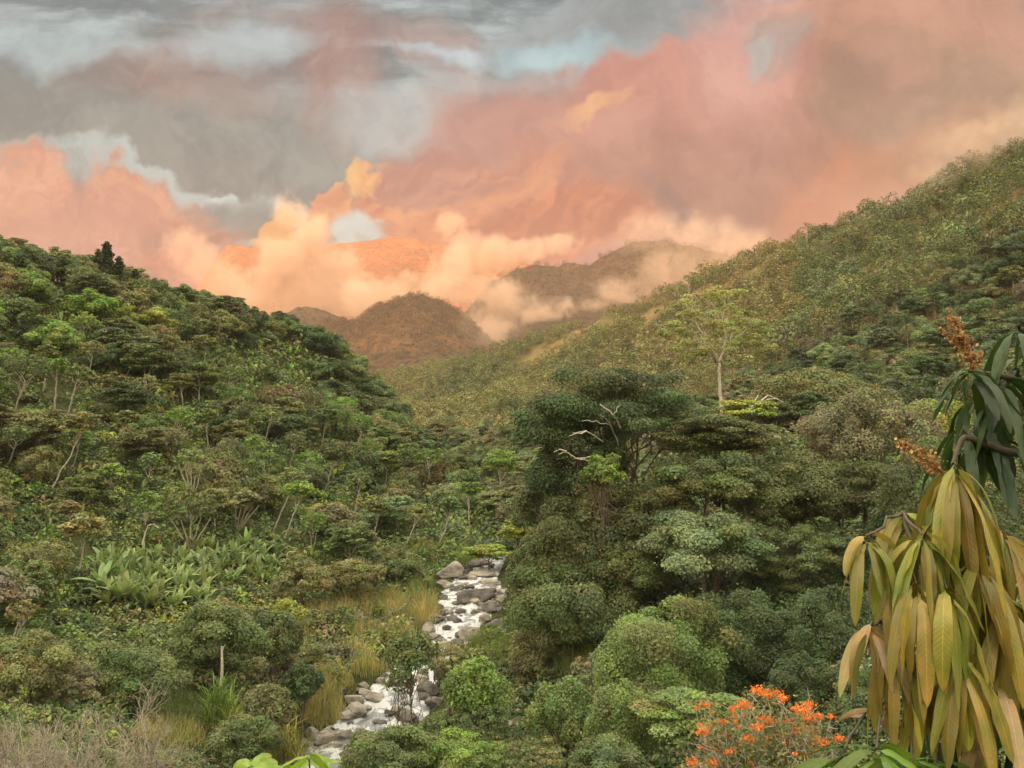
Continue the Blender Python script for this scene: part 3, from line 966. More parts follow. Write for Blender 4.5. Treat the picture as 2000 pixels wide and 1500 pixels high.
# ---- slim trees and bushes before the rapids
spec = [
    ('slim_tree', 803, 1278, 108, 96, 52, 'feather', MG, 'slim young tree standing before the rapids, dark thin stem', dict(nl=12, tr=0.09, leaf=0.17)),
    ('slim_tree', 778, 1330, 70, 60, 55, 'airy', MG, 'thin wispy sapling behind the slim dark stemmed tree', dict(nl=8, tr=0.07)),
    ('slim_tree', 930, 1352, 140, 110, 46, 'feather', BG, 'brighter green young tree right of the slim dark stemmed tree', dict(nl=14, tr=0.09, leaf=0.15)),
    ('slim_tree', 935, 1415, 120, 90, 45, 'airy', MG, 'thin lower bush around the stem of the brighter young tree', dict(nl=8, tr=0.05)),
    ('slim_tree', 880, 1285, 110, 60, 62, 'airy', OL, 'thin olive tree top between the two slim trees', dict(nl=8)),
    ('bush', 760, 1475, 190, 110, 36, 'bush', MG, 'round green bush at the bottom edge left of the middle', {}),
    ('bush', 900, 1478, 150, 80, 36, 'bush', BG, 'fresh green bush at the bottom edge in the middle', {}),
    ('bush', 1040, 1482, 150, 70, 38, 'airy', OL, 'scrubby olive bush at the bottom edge right of the middle', {}),
    ('bush', 1180, 1490, 150, 80, 36, 'bush', MG, 'green bush at the bottom edge below the grey green young tree', {}),
    ('bush', 430, 1255, 165, 150, 80, 'dome', MG, 'round green tree with a pale snag in front, left of the golden grass', {}),
    ('bush', 425, 1205, 120, 60, 83, 'feather', OR, 'orange tinged top growing over the round green tree', {}),
    ('bush', 540, 1240, 90, 110, 84, 'bush', MG, 'green bush right of the round green tree', {}),
    ('bush', 590, 1335, 80, 70, 80, 'bush', DG, 'dark round bush beside the golden grass above the lower pool', {}),
    ('bush', 560, 1195, 70, 50, 100, 'feather', YG, 'yellow leaved bush halfway up the left bank', {}),
    ('bush', 590, 1140, 110, 80, 112, 'dome', OL, 'olive bush above the golden grass', {}),
    ('bush', 690, 1130, 120, 80, 118, 'dome', OL, 'broad olive bush above the golden grass, nearer the river', {}),
    ('bush', 770, 1110, 110, 90, 130, 'dome', MG, 'green bush left of the big pointed boulder', {}),
    ('bush', 250, 1330, 200, 130, 66, 'bush', MG, 'dark spreading bush above the dark green meadow', {}),
    ('bush', 130, 1340, 160, 110, 62, 'airy', BR, 'brown twiggy bush on the left above the dry shrubs', {}),
    ('bush', 60, 1300, 170, 120, 60, 'bush', OL, 'olive bush at the left edge above the dry shrubs', {}),
    ('bush', 480, 1440, 130, 80, 62, 'bush', MG, 'green bush between the meadow and the lower pool', {}),
    ('bush', 520, 1380, 110, 80, 70, 'feather', OL, 'olive scrub right of the tall canes', {}),
    ('bush', 610, 1215, 80, 50, 104, 'bush', OL, 'olive shrub in the golden grass, upper left part', {}),
    ('bush', 665, 1205, 60, 36, 106, 'feather', MG, 'small feathery shrub at the top of the golden grass', {}),
    ('bush', 590, 1280, 80, 54, 92, 'bush', OL, 'olive shrub below the left end of the golden grass', {}),
    ('bush', 655, 1275, 64, 40, 96, 'feather', BR, 'brown feathery shrub in the middle of the grass', {}),
    ('bush', 735, 1265, 50, 34, 102, 'bush', OL, 'small olive shrub in the grass beside the river', {}),
    ('bush', 700, 1300, 56, 36, 97, 'bush', MG, 'small green shrub above the heap of rocks', {}),
    ('bush', 640, 1320, 66, 44, 90, 'feather', OL, 'feathery olive shrub left of the heap of rocks', {}),
    ('bush', 560, 1300, 70, 60, 86, 'bush', BR, 'brownish shrub right of the bush with the snag', {}),
    ('bush', 775, 1235, 40, 26, 108, 'feather', OL, 'tiny feathery shrub above the white topped boulder', {}),
    ('bush', 860, 1420, 80, 50, 60, 'bush', MG, 'small green bush in front of the lower rapids', {}),
]
for nm, u, v, w, h, Y, st, col, lab, kw in spec:
    plant(nm, u, v, w, h, Y, st, col, lab, cat='tree' if 'tree' in nm else 'bush', parts=('crown', 'trunk') if 'tree' in nm else ('foliage', 'stem'), **kw)

# ---- prototypes for the hillside trees
PROTO = {}


def proto(key, style, rx, rz, H, leaf, bark, nl, tr, lai, seed, **kw):
    V, Q, C, cl = crown(style, rx, rx * 0.95, rz, leaf, seed, lai, **kw)
    cen = np.array([0, 0, H - rz])
    mc = mesh('crown', V + cen, Q, M_LEAF, False, C)
    A = trunk_geo((0, 0, -1.0), cen, np.array([rx, rx, rz]), cl, tr, seed, nl, sides=4)
    mt = A.mesh('trunk', bark, True)
    PROTO.setdefault(key, []).append((mc, mt))


for k in range(4):
    proto('broadleaf_tree', 'dome', 4.0, 3.0, 7.0, 0.32, M_BARK, 6, 0.16, 2.4, 100 + k, cap=15000)
for k in range(4):
    proto('umbrella_tree', 'layer', 4.4, 2.8, 8.0, 0.32, M_PALE, 9, 0.15, 2.6, 200 + k, cap=15000)
for k in range(3):
    proto('feathery_tree', 'feather', 3.6, 3.0, 7.2, 0.28, M_BARK, 8, 0.14, 2.2, 300 + k, cap=12000)
for k in range(3):
    proto('leafy_tree', 'bush', 3.8, 3.2, 6.2, 0.32, M_BARK, 4, 0.15, 2.2, 400 + k, cap=15000)
for k in range(3):
    proto('thin_tree', 'airy', 3.6, 3.0, 8.0, 0.28, M_PALE, 8, 0.11, 2.0, 500 + k, cap=6500)
for k in range(2):
    proto('conifer', 'cone', 3.6, 5.5, 12.0, 0.40, M_BARK, 0, 0.18, 2.0, 600 + k, cap=12000)
STYLE = {'broadleaf_tree': 'rounded', 'umbrella_tree': 'layered', 'feathery_tree': 'feathery', 'leafy_tree': 'bushy', 'thin_tree': 'pale stemmed', 'conifer': 'pointed conifer'}
COUNT = {}


def copy_tree(key, x, y, s, col, label, group, rot=None, tilt=(0, 0), sz=None, zoff=0.0):
    COUNT[key] = COUNT.get(key, 0) + 1
    mc, mt = PROTO[key][rng.integers(len(PROTO[key]))]
    o = link(key, None, None, label, 'tree', group, loc=(x, y, float(ground(x, y)) - 0.2 + zoff), rot=(tilt[0], tilt[1], rng.uniform(0, 6.28) if rot is None else rot), scale=(s, s, s * (sz or 1)))
    link('crown', mc, o, color=col)
    link('trunk', mt, o)
    return o


def jitcol(c, a=0.12):
    m = 1 + a * rng.normal()
    return tuple(float(np.clip(x * m * (1 + a * 0.5 * rng.normal()), 0.01, 0.6)) for x in c)


def scatter(xr, yr, d0, fn, tries):
    """dart throwing with a spacing that may vary with depth"""
    pts = []
    cell = {}
    for _ in range(tries):
        y = math.sqrt(rng.uniform(yr[0] ** 2, yr[1] ** 2))
        x = rng.uniform(*xr) * y
        d = d0(y)
        if not fn(x, y):
            continue
        gxk, gyk = int(x // 12), int(y // 12)
        ok = True
        for a in (-1, 0, 1):
            for b in (-1, 0, 1):
                for (px, py) in cell.get((gxk + a, gyk + b), ()):
                    if (px - x) ** 2 + (py - y) ** 2 < d * d:
                        ok = False
        if ok:
            cell.setdefault((gxk, gyk), []).append((x, y))
            pts.append((x, y))
    return pts


def uv_of(x, y, z):
    return 1000 + F * x / y, 750 - F * z / y


def visible(x, y, top):
    """is a point this far above the ground in sight over the ground in between"""
    z = float(ground(x, y)) + top
    t = np.linspace(0.05, 0.97, 60)
    return bool(np.all(ground(x * t, y * t) + 1.5 < z * t + 0.0))


def spur_side(x, y):
    d, w, z = riverdist(np.array([x]), np.array([y]))
    i = np.argmin(np.hypot(riv_all[:, 0] - x, riv_all[:, 1] - y))
    xr_ = np.interp(y, riv_all[:, 1], riv_all[:, 0])
    return x < xr_, float(d[0])


LM = [(215, 520, 'the left skyline conifers'), (80, 600, 'the high left bananas'), (500, 735, 'the high banana grove'), (30, 790, 'the leftmost leaning trunk'), (125, 900, 'the longest leaning trunk'),
      (120, 760, 'the pale stemmed grove'), (285, 1050, 'the bent pale trunk'), (560, 1000, 'the slanting trunk pair'), (372, 1040, 'the fan of pale stems'), (610, 1058, 'the forked pale trunk'),
      (868, 1035, 'the trunk over the river'), (300, 1150, 'the banana grove'), (480, 1120, 'the right end of the bananas'), (440, 1250, 'the round tree with snag'), (755, 745, 'the end of the left spur'),
      (640, 930, 'the upper slanting trunk'), (486, 905, 'the thin middle trunk'), (40, 1235, 'the forked trunk at left'), (590, 630, 'the spur skyline'), (978, 950, 'the slender valley tree'), (400, 590, 'the middle of the left skyline'),
      (20, 470, 'the left end of the skyline'), (300, 740, 'the shoulder of the left slope'), (160, 1090, 'the thin upright trunk'), (330, 900, 'the middle of the left slope'), (740, 1040, 'the bushes above the river'),
      (1405, 650, 'the tall bare limbed tree'), (1850, 640, 'the upper mango blossom'), (1960, 330, 'the misty hilltop'), (1200, 660, 'the grassy crest'), (1690, 790, 'the feathery brown tree'),
      (1500, 740, 'the foot of the dark spur'), (950, 770, 'the lower end of the ridge'), (1780, 450, 'the upper right skyline'), (1900, 520, 'the upper right slope'), (1100, 800, 'the big dark dome tree'), (1640, 570, 'the shoulder of the right hill'),
      (1980, 650, 'the topmost mango leaves'), (1300, 740, 'the slope behind the big tree'), (1740, 640, 'the dark right slope'), (860, 880, 'the valley bottom')]


def where(u, v, LM=LM, n0=38, n1=85):
    k = min(range(len(LM)), key=lambda i: math.hypot(LM[i][0] - u, LM[i][1] - v))
    du, dv = u - LM[k][0], v - LM[k][1]
    dd = math.hypot(du, dv)
    near = 'just' if dd < n0 else 'well' if dd > n1 else ''
    w = ('right of' if du > 0 else 'left of') if abs(du) > abs(dv) * 1.3 else ('below' if dv > 0 else 'above')
    return f'{near} {w} {LM[k][2]}'.strip()


CLEAR = []  # (u0, u1, v0, v1) of open patches: bananas, meadow, golden grass


TR = np.array([(12, 836, 50, 742), (97, 950, 160, 845), (268, 1086, 290, 1000), (278, 1065, 302, 1024), (530, 1034, 572, 950), (550, 1052, 588, 972), (372, 1066, 372, 1010), (153, 1124, 165, 1050), (610, 1072, 612, 1040), (856, 1062, 880, 1000),
               (585, 1175, 580, 1120), (105, 800, 112, 730), (130, 810, 150, 745), (83, 760, 94, 705), (480, 930, 492, 880), (630, 955, 652, 905), (14, 1262, 45, 1210), (978, 985, 976, 925)], float)


NX = 0
for _ in range(4000):
    u0, v0 = rng.uniform(0, 930), rng.uniform(660, 1080)
    sk = np.interp(u0, [0, 400, 700, 760, 930], [560, 660, 800, 860, 900])
    if v0 < sk + 60 or (TR[:, :2] - (u0, v0) == 0).any() or np.hypot(TR[:, 0] - u0, TR[:, 1] - v0).min() < 62:
        continue
    hh = rng.uniform(38, 66) * (0.55 + 0.55 * (v0 - 660) / 420)
    TR = np.vstack([TR, [u0, v0, u0 + hh * rng.uniform(-0.15, 0.6), v0 - hh]])
    NX += 1
    if NX >= 34:
        break


def in_front_of_trunk(u, v, rad):
    d = TR[:, 2:] - TR[:, :2]
    t = np.clip(((u - TR[:, 0]) * d[:, 0] + (v - TR[:, 1]) * d[:, 1]) / (d ** 2).sum(1), 0, 1)
    return bool((np.hypot(u - TR[:, 0] - t * d[:, 0], v - TR[:, 1] - t * d[:, 1]) < rad).any())


def in_open(u, v):
    return (195 < u < 560 and 1085 < v < 1215) or (240 < u < 420 and 1350 < v < 1470) or (560 < u < 860 and 1130 < v < 1330) or (390 < u < 620 and 690 < v < 770) or (60 < u < 160 and 570 < v < 620)


def okl(x, y):
    left, d = spur_side(x, y)
    if not left or d < 6:
        return False
    z = float(ground(x, y))
    u, v = uv_of(x, y, z)
    if in_open(u, v) or u < -60 or v > 1420 or (v > 1225 and y < 92):
        return False
    kk = F / y
    if in_open(u, v - 3.2 * kk) or in_open(u, v - 5.5 * kk) or in_front_of_trunk(u, v - 4.0 * kk, 3.4 * kk):
        return False
    return visible(x, y, 7)


ptl = scatter((-0.62, 0.02), (60, 325), lambda y: 3.7 + y * 0.0070, okl, 16000)
SEEN = []
for (x, y) in ptl:
    z = float(ground(x, y))
    u, v = uv_of(x, y, z + 6)
    q = rng.uniform()
    if v < 620 or y > 240:
        key = 'broadleaf_tree' if q < 0.5 else 'umbrella_tree' if q < 0.72 else 'leafy_tree' if q < 0.9 else 'feathery_tree'
    elif u < 330 and 620 < v < 900:
        key = 'umbrella_tree' if q < 0.45 else 'broadleaf_tree' if q < 0.65 else 'thin_tree' if q < 0.80 else 'leafy_tree'
    else:
        key = 'umbrella_tree' if q < 0.34 else 'leafy_tree' if q < 0.54 else 'broadleaf_tree' if q < 0.72 else 'feathery_tree' if q < 0.88 else 'thin_tree'
    q = rng.uniform()
    nz = float(fbm(x / 30, y / 30, seed=77, octv=2))
    if v < 700 and u > 430:
        col = DG if q < 0.55 else MG if q < 0.85 else OL
    elif nz > 0.55:
        col = OL if q < 0.45 else BR if q < 0.48 else YG if q < 0.56 else MG
    elif u < 200:
        col = BG if q < 0.3 else MG if q < 0.6 else OL if q < 0.8 else DG
    else:
        col = MG if q < 0.42 else DG if q < 0.60 else BG if q < 0.75 else OL if q < 0.92 else GG
    s = rng.uniform(0.72, 1.18) * (0.88 + y * 0.0012)
    if key == 'thin_tree':
        s *= 0.85
    size = 'small' if s < 0.92 else 'large' if s > 1.15 else 'medium'
    lab = f'{size} {CNAME[col]} {STYLE[key]} tree {where(u, v)}'
    copy_tree(key, x, y, s, jitcol(col), lab, 'trees covering the left slope', tilt=(rng.normal() * 0.07, rng.normal() * 0.07 - 0.04), sz=rng.uniform(0.85, 1.15))
# three pointed conifers on the left skyline and a few tall emergents
for u, v, Y, s, lab in [(40, 500, 242, 0.8, 'small pointed conifer at the left end of the skyline'), (208, 560, 240, 1.25, 'tall pointed conifer standing out of the left skyline'), (232, 565, 240, 1.05, 'pointed conifer just right of the tallest one on the left skyline'),
                        (190, 560, 240, 0.95, 'shorter pointed conifer just left of the tallest one'), (264, 575, 244, 0.9, 'small pointed conifer right of the pair on the left skyline'), (150, 555, 242, 0.75, 'lone small conifer left of the tall conifers')]:
    p = at(u, v, Y)
    copy_tree('conifer', p[0], p[1], s, jitcol(DG), lab, 'conifers on the left skyline', tilt=(0, 0))

# pale leaning trunks that stand out of the left slope
G2 = 'trees with pale bare trunks on the left slope'
EXTRA = []
for k in range(len(TR) - NX, len(TR)):
    u0, v0, u1, v1 = TR[k]
    sl_ = 'upright' if abs(u1 - u0) < 9 else 'leaning'
    EXTRA.append((u0, v0, u1, v1, 56, 38, f'thin {sl_} pale trunk {where(u0, v0)}'))
for n_, (u0, v0, u1, v1, w, h, lab) in enumerate([
        (12, 836, 50, 742, 90, 60, 'long pale trunk leaning right at the left edge'), (97, 950, 160, 845, 80, 50, 'longest pale trunk leaning to the right below the first'),
        (268, 1086, 290, 1000, 60, 44, 'upright pale trunk left of the bent one'), (278, 1065, 302, 1024, 50, 30, 'pale trunk bent over at its top'),
        (530, 1034, 572, 950, 60, 44, 'slanting pale trunk, left one of the pair above the bananas'), (550, 1052, 588, 972, 70, 44, 'slanting pale trunk, right one of the pair above the bananas'),
        (372, 1066, 372, 1010, 100, 60, 'fan of pale stems under a round crown in the middle'), (153, 1124, 165, 1050, 90, 60, 'thin upright trunk above the left end of the bananas'),
        (610, 1072, 612, 1040, 60, 50, 'forked pale trunk right of the slanting pair'), (856, 1062, 880, 1000, 50, 40, 'pale trunk leaning over the top of the river'),
        (585, 1175, 580, 1120, 60, 50, 'short pale trunk above the golden grass'), (105, 800, 112, 730, 50, 40, 'upright pale trunk in the grove high on the left'), (130, 810, 150, 745, 50, 40, 'pale trunk leaning right in the grove high on the left'),
        (83, 760, 94, 705, 50, 40, 'small pale trunk left of the grove high on the left'), (480, 930, 492, 880, 46, 34, 'thin pale trunk in the middle of the left slope'), (630, 955, 652, 905, 50, 40, 'slanting pale trunk towards the end of the left slope'),
        (14, 1262, 45, 1210, 60, 40, 'forked pale trunk at the left edge above the dry shrubs'), (978, 985, 976, 925, 70, 60, 'slender pale tree in the valley bottom left of the wood'), (1300, 1160, 1302, 1120, 10, 10, 'dead pole in the dark hollow')] + EXTRA):
    hp = hit(u0, v0 + 8)[0]
    Y = hp[1]
    b = hp - np.array([0, 0, 0.4])
    tp = at(u1, v1, Y * 0.985)
    o = link('pale_tree', None, None, lab, 'tree', G2, loc=tuple(b))
    cR = np.array([w / 2, w / 2 * 0.9, h / 2]) * Y / F
    cc = tp - b + np.array([0, 0, cR[2] * 0.8])
    V, Q, C, cl = crown('layer' if n_ % 2 else 'airy', cR[0], cR[1], cR[2], 0.36, 900 + n_, 2.0, cap=5000)
    link('crown', mesh('crown', V + cc, Q, M_LEAF, False, C), o, color=jitcol([MG, OL, BG][n_ % 3]))
    r = np.random.default_rng(40 + n_)
    A = Acc()
    th = 0.00105 * Y
    ns = 5 if 'fan' in lab else 2 if 'forked' in lab else 1
    for q in range(ns):
        off = np.array([(q - (ns - 1) / 2) * cR[0] * 0.4, 0, 0])
        if 'bent' in lab:
            P = np.array([at(278, 1065, Y), at(284, 1040, Y), at(290, 1026, Y), at(300, 1024, Y), at(310, 1031, Y)]) - b
            V, Q = tube(P, np.linspace(th, th * 0.5, 5), 6)
        else:
            V, Q = limb((0, 0, 0), tp - b + off, th, th * 0.55, r, 0.012, 8, 6)
        A.add(V, Q)
    for q in range(8):
        k = r.integers(len(cl))
        V, Q = limb((tp - b) * r.uniform(0.72, 1.0), cc + cl[k], th * 0.4, th * 0.12, r, 0.08, 4, 4)
        A.add(V, Q)
    link('trunk', A.mesh('trunk', M_PALE, True), o)

# ---- the right hill: individuals on its nearer face, the rest one far wood
def okr(x, y):
    left, d = spur_side(x, y)
    if left and y < 345:
        return False
    return y > 165 and visible(x, y, 6)


ptr = scatter((-0.15, 0.64), (165, 1000), lambda y: 4.3 + y * 0.0048, okr, 60000)
ptr = [(x, y) for x, y in ptr]


def grassy(u, v, x, y):
    # open grassy strip below the right skyline and dry patches
    vs = np.interp(u, [780, 900, 1020, 1100, 1200, 1300, 1400, 1500, 1600, 1700, 1800, 2000], [755, 728, 690, 645, 607, 580, 540, 497, 457, 420, 380, 295])
    strip = 1010 < u < 1560 and 4 < v - vs < 36 and u < 1500
    n_ = float(fbm(x / 45, y / 70, seed=123, octv=3))
    return strip and n_ > 0.38 or (u < 1400 and n_ > 0.70)


near_r, far_r = [], []
for (x, y) in ptr:
    z = float(ground(x, y))
    u, v = uv_of(x, y, z)
    if u > 2060 or u < 735:
        continue
    if grassy(u, v, x, y) and rng.uniform() < 0.86:
        continue
    near_r.append((x, y, u, v))
near_r.sort(key=lambda t: t[1])
far_r = near_r[480:]
near_r = near_r[:480]
for x, y, u, v in near_r:
    q = rng.uniform()
    key = 'umbrella_tree' if q < 0.28 else 'broadleaf_tree' if q < 0.56 else 'leafy_tree' if q < 0.76 else 'feathery_tree' if q < 0.9 else 'thin_tree'
    q = rng.uniform()
    if u > 1480:
        col = DG if q < 0.36 else GG if q < 0.62 else MG if q < 0.86 else OL if q < 0.95 else BR
    else:
        col = OL if q < 0.4 else BR if q < 0.62 else MG if q < 0.85 else GG
    s = rng.uniform(0.72, 1.25)
    size = 'small' if s < 0.9 else 'large' if s > 1.08 else 'medium'
    copy_tree(key, x, y, s, jitcol(col), f'{size} {CNAME[col]} {STYLE[key]} tree {where(u, v)}', 'trees covering the right hill', tilt=(rng.normal() * 0.05, rng.normal() * 0.05), sz=rng.uniform(0.85, 1.2))
print('left', len(ptl), 'right near', len(near_r), 'far', len(far_r), COUNT)


def far_wood(pts, name, label, leaf0, nleaf, colf):
    VV, QQ, CC = [], [], []
    n0 = 0
    protos = [crown(st, 1, 1, 0.8, leaf0, 700 + k, 2.2, cap=nleaf, cvar=0.06, njit=0.22)[:3] for k, st in enumerate(['dome', 'layer', 'bush', 'feather', 'airy', 'dome', 'layer', 'bush'])]
    TV, TQ = tube(np.array([(0, 0, -1.6), (0.05, 0, -0.6), (0, 0.05, 0.3)]), [0.06, 0.05, 0.03], 4)
    for (x, y, s, z) in pts:
        V, Q, C = protos[rng.integers(len(protos))]
        a = rng.uniform(0, 6.28)
        ca, sa = math.cos(a), math.sin(a)
        k = np.array([[ca, -sa, 0], [sa, ca, 0], [0, 0, 1]])
        W_ = (V @ k.T) * np.array([s, s, s * rng.uniform(0.8, 1.3)]) + np.array([x, y, z + s * rng.uniform(0.75, 1.3)])
        VV.append(W_)
        QQ.append(Q + n0)
        n0 += len(V)
        CC.append(C * np.array(colf(x, y)))
        T_ = TV * s + np.array([x, y, z + s * 1.1])
        VV.append(T_)
        QQ.append(TQ + n0)
        n0 += len(T_)
        CC.append(np.full((len(T_), 3), 0.16))
    link(name, mesh(name, np.concatenate(VV), np.concatenate(QQ), M_FARLEAF, False, np.concatenate(CC)), kind='stuff', label=label, color=(1, 1, 1))


def fcol(x, y):
    u = 1000 + F * x / y
    q = rng.uniform()
    if u > 1560:
        c = GG if q < 0.3 else OL if q < 0.5 else MG if q < 0.9 else BR
        return jitcol(c, 0.10)
    else:
        c = OL if q < 0.5 else BR if q < 0.72 else MG if q < 0.9 else GG
    m_ = float(fbm(x / 40, y / 60, seed=55, octv=3))
    t_ = min(1.0, max(0.0, (m_ - 0.35) / 0.3)) * 0.6 + (0.55 * min(1.0, max(0.0, (float(ground(x, y)) - 5) / 45.0)) if u < 1700 else 0.0)
    base_ = np.array((0.120, 0.140, 0.060)) * (1 - t_) + np.array((0.27, 0.215, 0.095)) * t_
    return jitcol(tuple(np.array(c) * 0.35 + base_ * 0.65), 0.08)


far_wood([(x, y, rng.uniform(2.4, 5.8) * (1 + 0.0003 * y), float(ground(x, y))) for x, y, u, v in far_r], 'distant_forest', 'distant trees covering the far part of the right hill', 0.135, 560, fcol)

# valley bottom between the spur and the wood
def okv(x, y):
    z = float(ground(x, y))
    u, v = uv_of(x, y, z)
    left, d = spur_side(x, y)
    return 780 < u < 1080 and 840 < v < 1060 and d > 4.5 and visible(x, y, 8)


for x, y in scatter((-0.14, 0.06), (150, 400), lambda y: 6.0, okv, 2500):
    if not spur_side(x, y)[0]:
        key = ['umbrella_tree', 'leafy_tree', 'feathery_tree', 'broadleaf_tree'][rng.integers(4)]
        col = [MG, OL, MG, GG, DG][rng.integers(5)]
        copy_tree(key, x, y, rng.uniform(0.8, 1.15), jitcol(col), f'{CNAME[col]} {STYLE[key]} tree {where(*uv_of(x, y, float(ground(x, y)) + 5))}', 'trees in the valley bottom')

# forest on the crests of the far hills
for ob_name, nn, s0 in (('hill', 3200, 8.0), ('mountain', 3200, 10.0)):
    ob = bpy.data.objects[ob_name]
    co = np.empty(len(ob.data.vertices) * 3, np.float32)
    ob.data.vertices.foreach_get('co', co)
    co = co.reshape(150, 420, 3)
    pts = []
    for _ in range(nn):
        j_ = int(np.clip(75 - abs(rng.normal()) * 22, 8, 75))
        i_ = rng.integers(420)
        p = co[j_, i_]
        u, v = uv_of(p[0], p[1], p[2])
        if 560 < u < 1500:
            pts.append((p[0], p[1], s0 * rng.uniform(0.4, 0.95), p[2] - s0 * 0.35))
    far_wood(pts, 'distant_forest', 'tiny trees along the crest of the ' + ('rounded wooded hill' if ob_name == 'hill' else 'dark two humped mountain'), 0.2, 90, lambda x, y: jitcol((0.13, 0.085, 0.045), 0.15))
# ------------------------------------------------------------------ undergrowth: bushes and saplings nobody could count
def undergrowth(n, ur, vr, keepf, size, name, label, colf, nleaf=95, leaf=0.30, seed=1, flat=1.0):
    rg = np.random.default_rng(seed)
    P = hit(rg.uniform(ur[0], ur[1], n), rg.uniform(vr[0], vr[1], n))
    protos = [crown(st, 1, 1, 0.8, leaf, 800 + k, 2.0, cap=nleaf, cvar=0.14, njit=0.3)[:3] for k, st in enumerate(['dome', 'bush', 'feather', 'layer', 'bush', 'airy'])]
    VV, QQ, CC, n0 = [], [], [], 0
    for p in P:
        if p[1] > 1000 or p[1] < 30:
            continue
        u, v = uv_of(p[0], p[1], p[2])
        if not keepf(u, v, p) or (u < 1000 and in_front_of_trunk(u, v - 6, 14)):
            continue
        V, Q, C = protos[rg.integers(len(protos))]
        s = size * p[1] / F * rg.uniform(0.6, 1.5)
        a = rg.uniform(0, 6.28)
        ca, sa = math.cos(a), math.sin(a)
        k = np.array([[ca, -sa, 0], [sa, ca, 0], [0, 0, 1]])
        VV.append((V @ k.T) * np.array([s, s, s * rg.uniform(0.7, 1.4) * flat]) + p + np.array([0, 0, s * 0.35]))
        QQ.append(Q + n0)
        n0 += len(V)
        CC.append(C * np.array(colf(u, v, p)))
    link(name, mesh(name, np.concatenate(VV), np.concatenate(QQ), M_LEAF, False, np.concatenate(CC)), kind='stuff', label=label, color=(1, 1, 1))


def rdist(p):
    d, w, z = riverdist(np.array([p[0]]), np.array([p[1]]))
    return float(d[0] - w[0])


def ucol(u, v, p):
    q = rng.uniform()
    if u < 1000 and v > 1180 and 480 < u < 900:
        c = OL if q < 0.5 else BR if q < 0.7 else MG if q < 0.9 else YG
    elif u < 980:
        c = MG if q < 0.42 else DG if q < 0.6 else OL if q < 0.8 else BG if q < 0.93 else YG
    else:
        c = DG if q < 0.4 else MG if q < 0.7 else OL if q < 0.9 else BR
    return jitcol(c, 0.15)


def not_meadow(u, v):
    return not (250 < u < 425 and 1345 < v < 1480)


undergrowth(9500, (-40, 990), (480, 1520), lambda u, v, p: p[1] < 330 and rdist(p) > 2.5 and not_meadow(u, v) and not (600 < u < 870 and 1150 < v < 1230 and rng.uniform() < 0.35), 17, 'undergrowth',
            'tangled bushes and saplings filling the gaps on the left slope', ucol, seed=21)
undergrowth(8000, (860, 2060), (780, 1520), lambda u, v, p: p[1] < 300 and (rdist(p) > 2.5 or p[1] > 150) , 20, 'undergrowth', 'bushes and creepers covering the right bank under the trees', ucol, seed=22)
undergrowth(9500, (735, 2060), (290, 880), lambda u, v, p: p[1] >= 215 and (p[0] > -60 or p[1] > 345) and not grassy(u, v, p[0], p[1]), 11, 'undergrowth', 'scrub between the trees of the right hill', lambda u, v, p: fcol(p[0], p[1]), nleaf=130, leaf=0.19, seed=23)


# ------------------------------------------------------------------ the river
def water_mat():
    m, g = newmat('river_water')
    pos = g.n('ShaderNodeNewGeometry').outputs['Position']
    a = g.n('ShaderNodeAttribute', attribute_name='vcol')
    sp = g.n('ShaderNodeSeparateColor')
    g.set(sp.inputs[0], a.outputs['Color'])
    st = g.vmath('MULTIPLY', pos, (1.6, 0.6, 1.0))
    n1 = g.noise(st, 1.3, 6, 0.65, 0.8)
    n2 = g.noise(pos, 5.0, 4, 0.6)
    f = g.math('ADD', g.math('MULTIPLY', n1, 0.75), g.math('MULTIPLY', n2, 0.25))
    f = g.math('ADD', f, g.math('MULTIPLY', g.math('SUBTRACT', sp.outputs[0], 0.5), 0.55))
    foam = g.mr(f, 0.40, 0.62)
    wcol = g.mix(n2, (0.09, 0.10, 0.10, 1), (0.26, 0.28, 0.29, 1))
    nrm = bump(g, g.math('ADD', n1, n2), 0.6, 0.15)
    w = pbsdf(g, wcol, 0.12, 0.5, nrm)
    fo = pbsdf(g, (0.50, 0.52, 0.53, 1), 0.7, 0.2, nrm)
    mx = g.n('ShaderNodeMixShader')
    g.set(mx.inputs[0], foam)
    g.t.links.new(w, mx.inputs[1])
    g.t.links.new(fo, mx.inputs[2])
    out(g, mx.outputs[0])
    return m


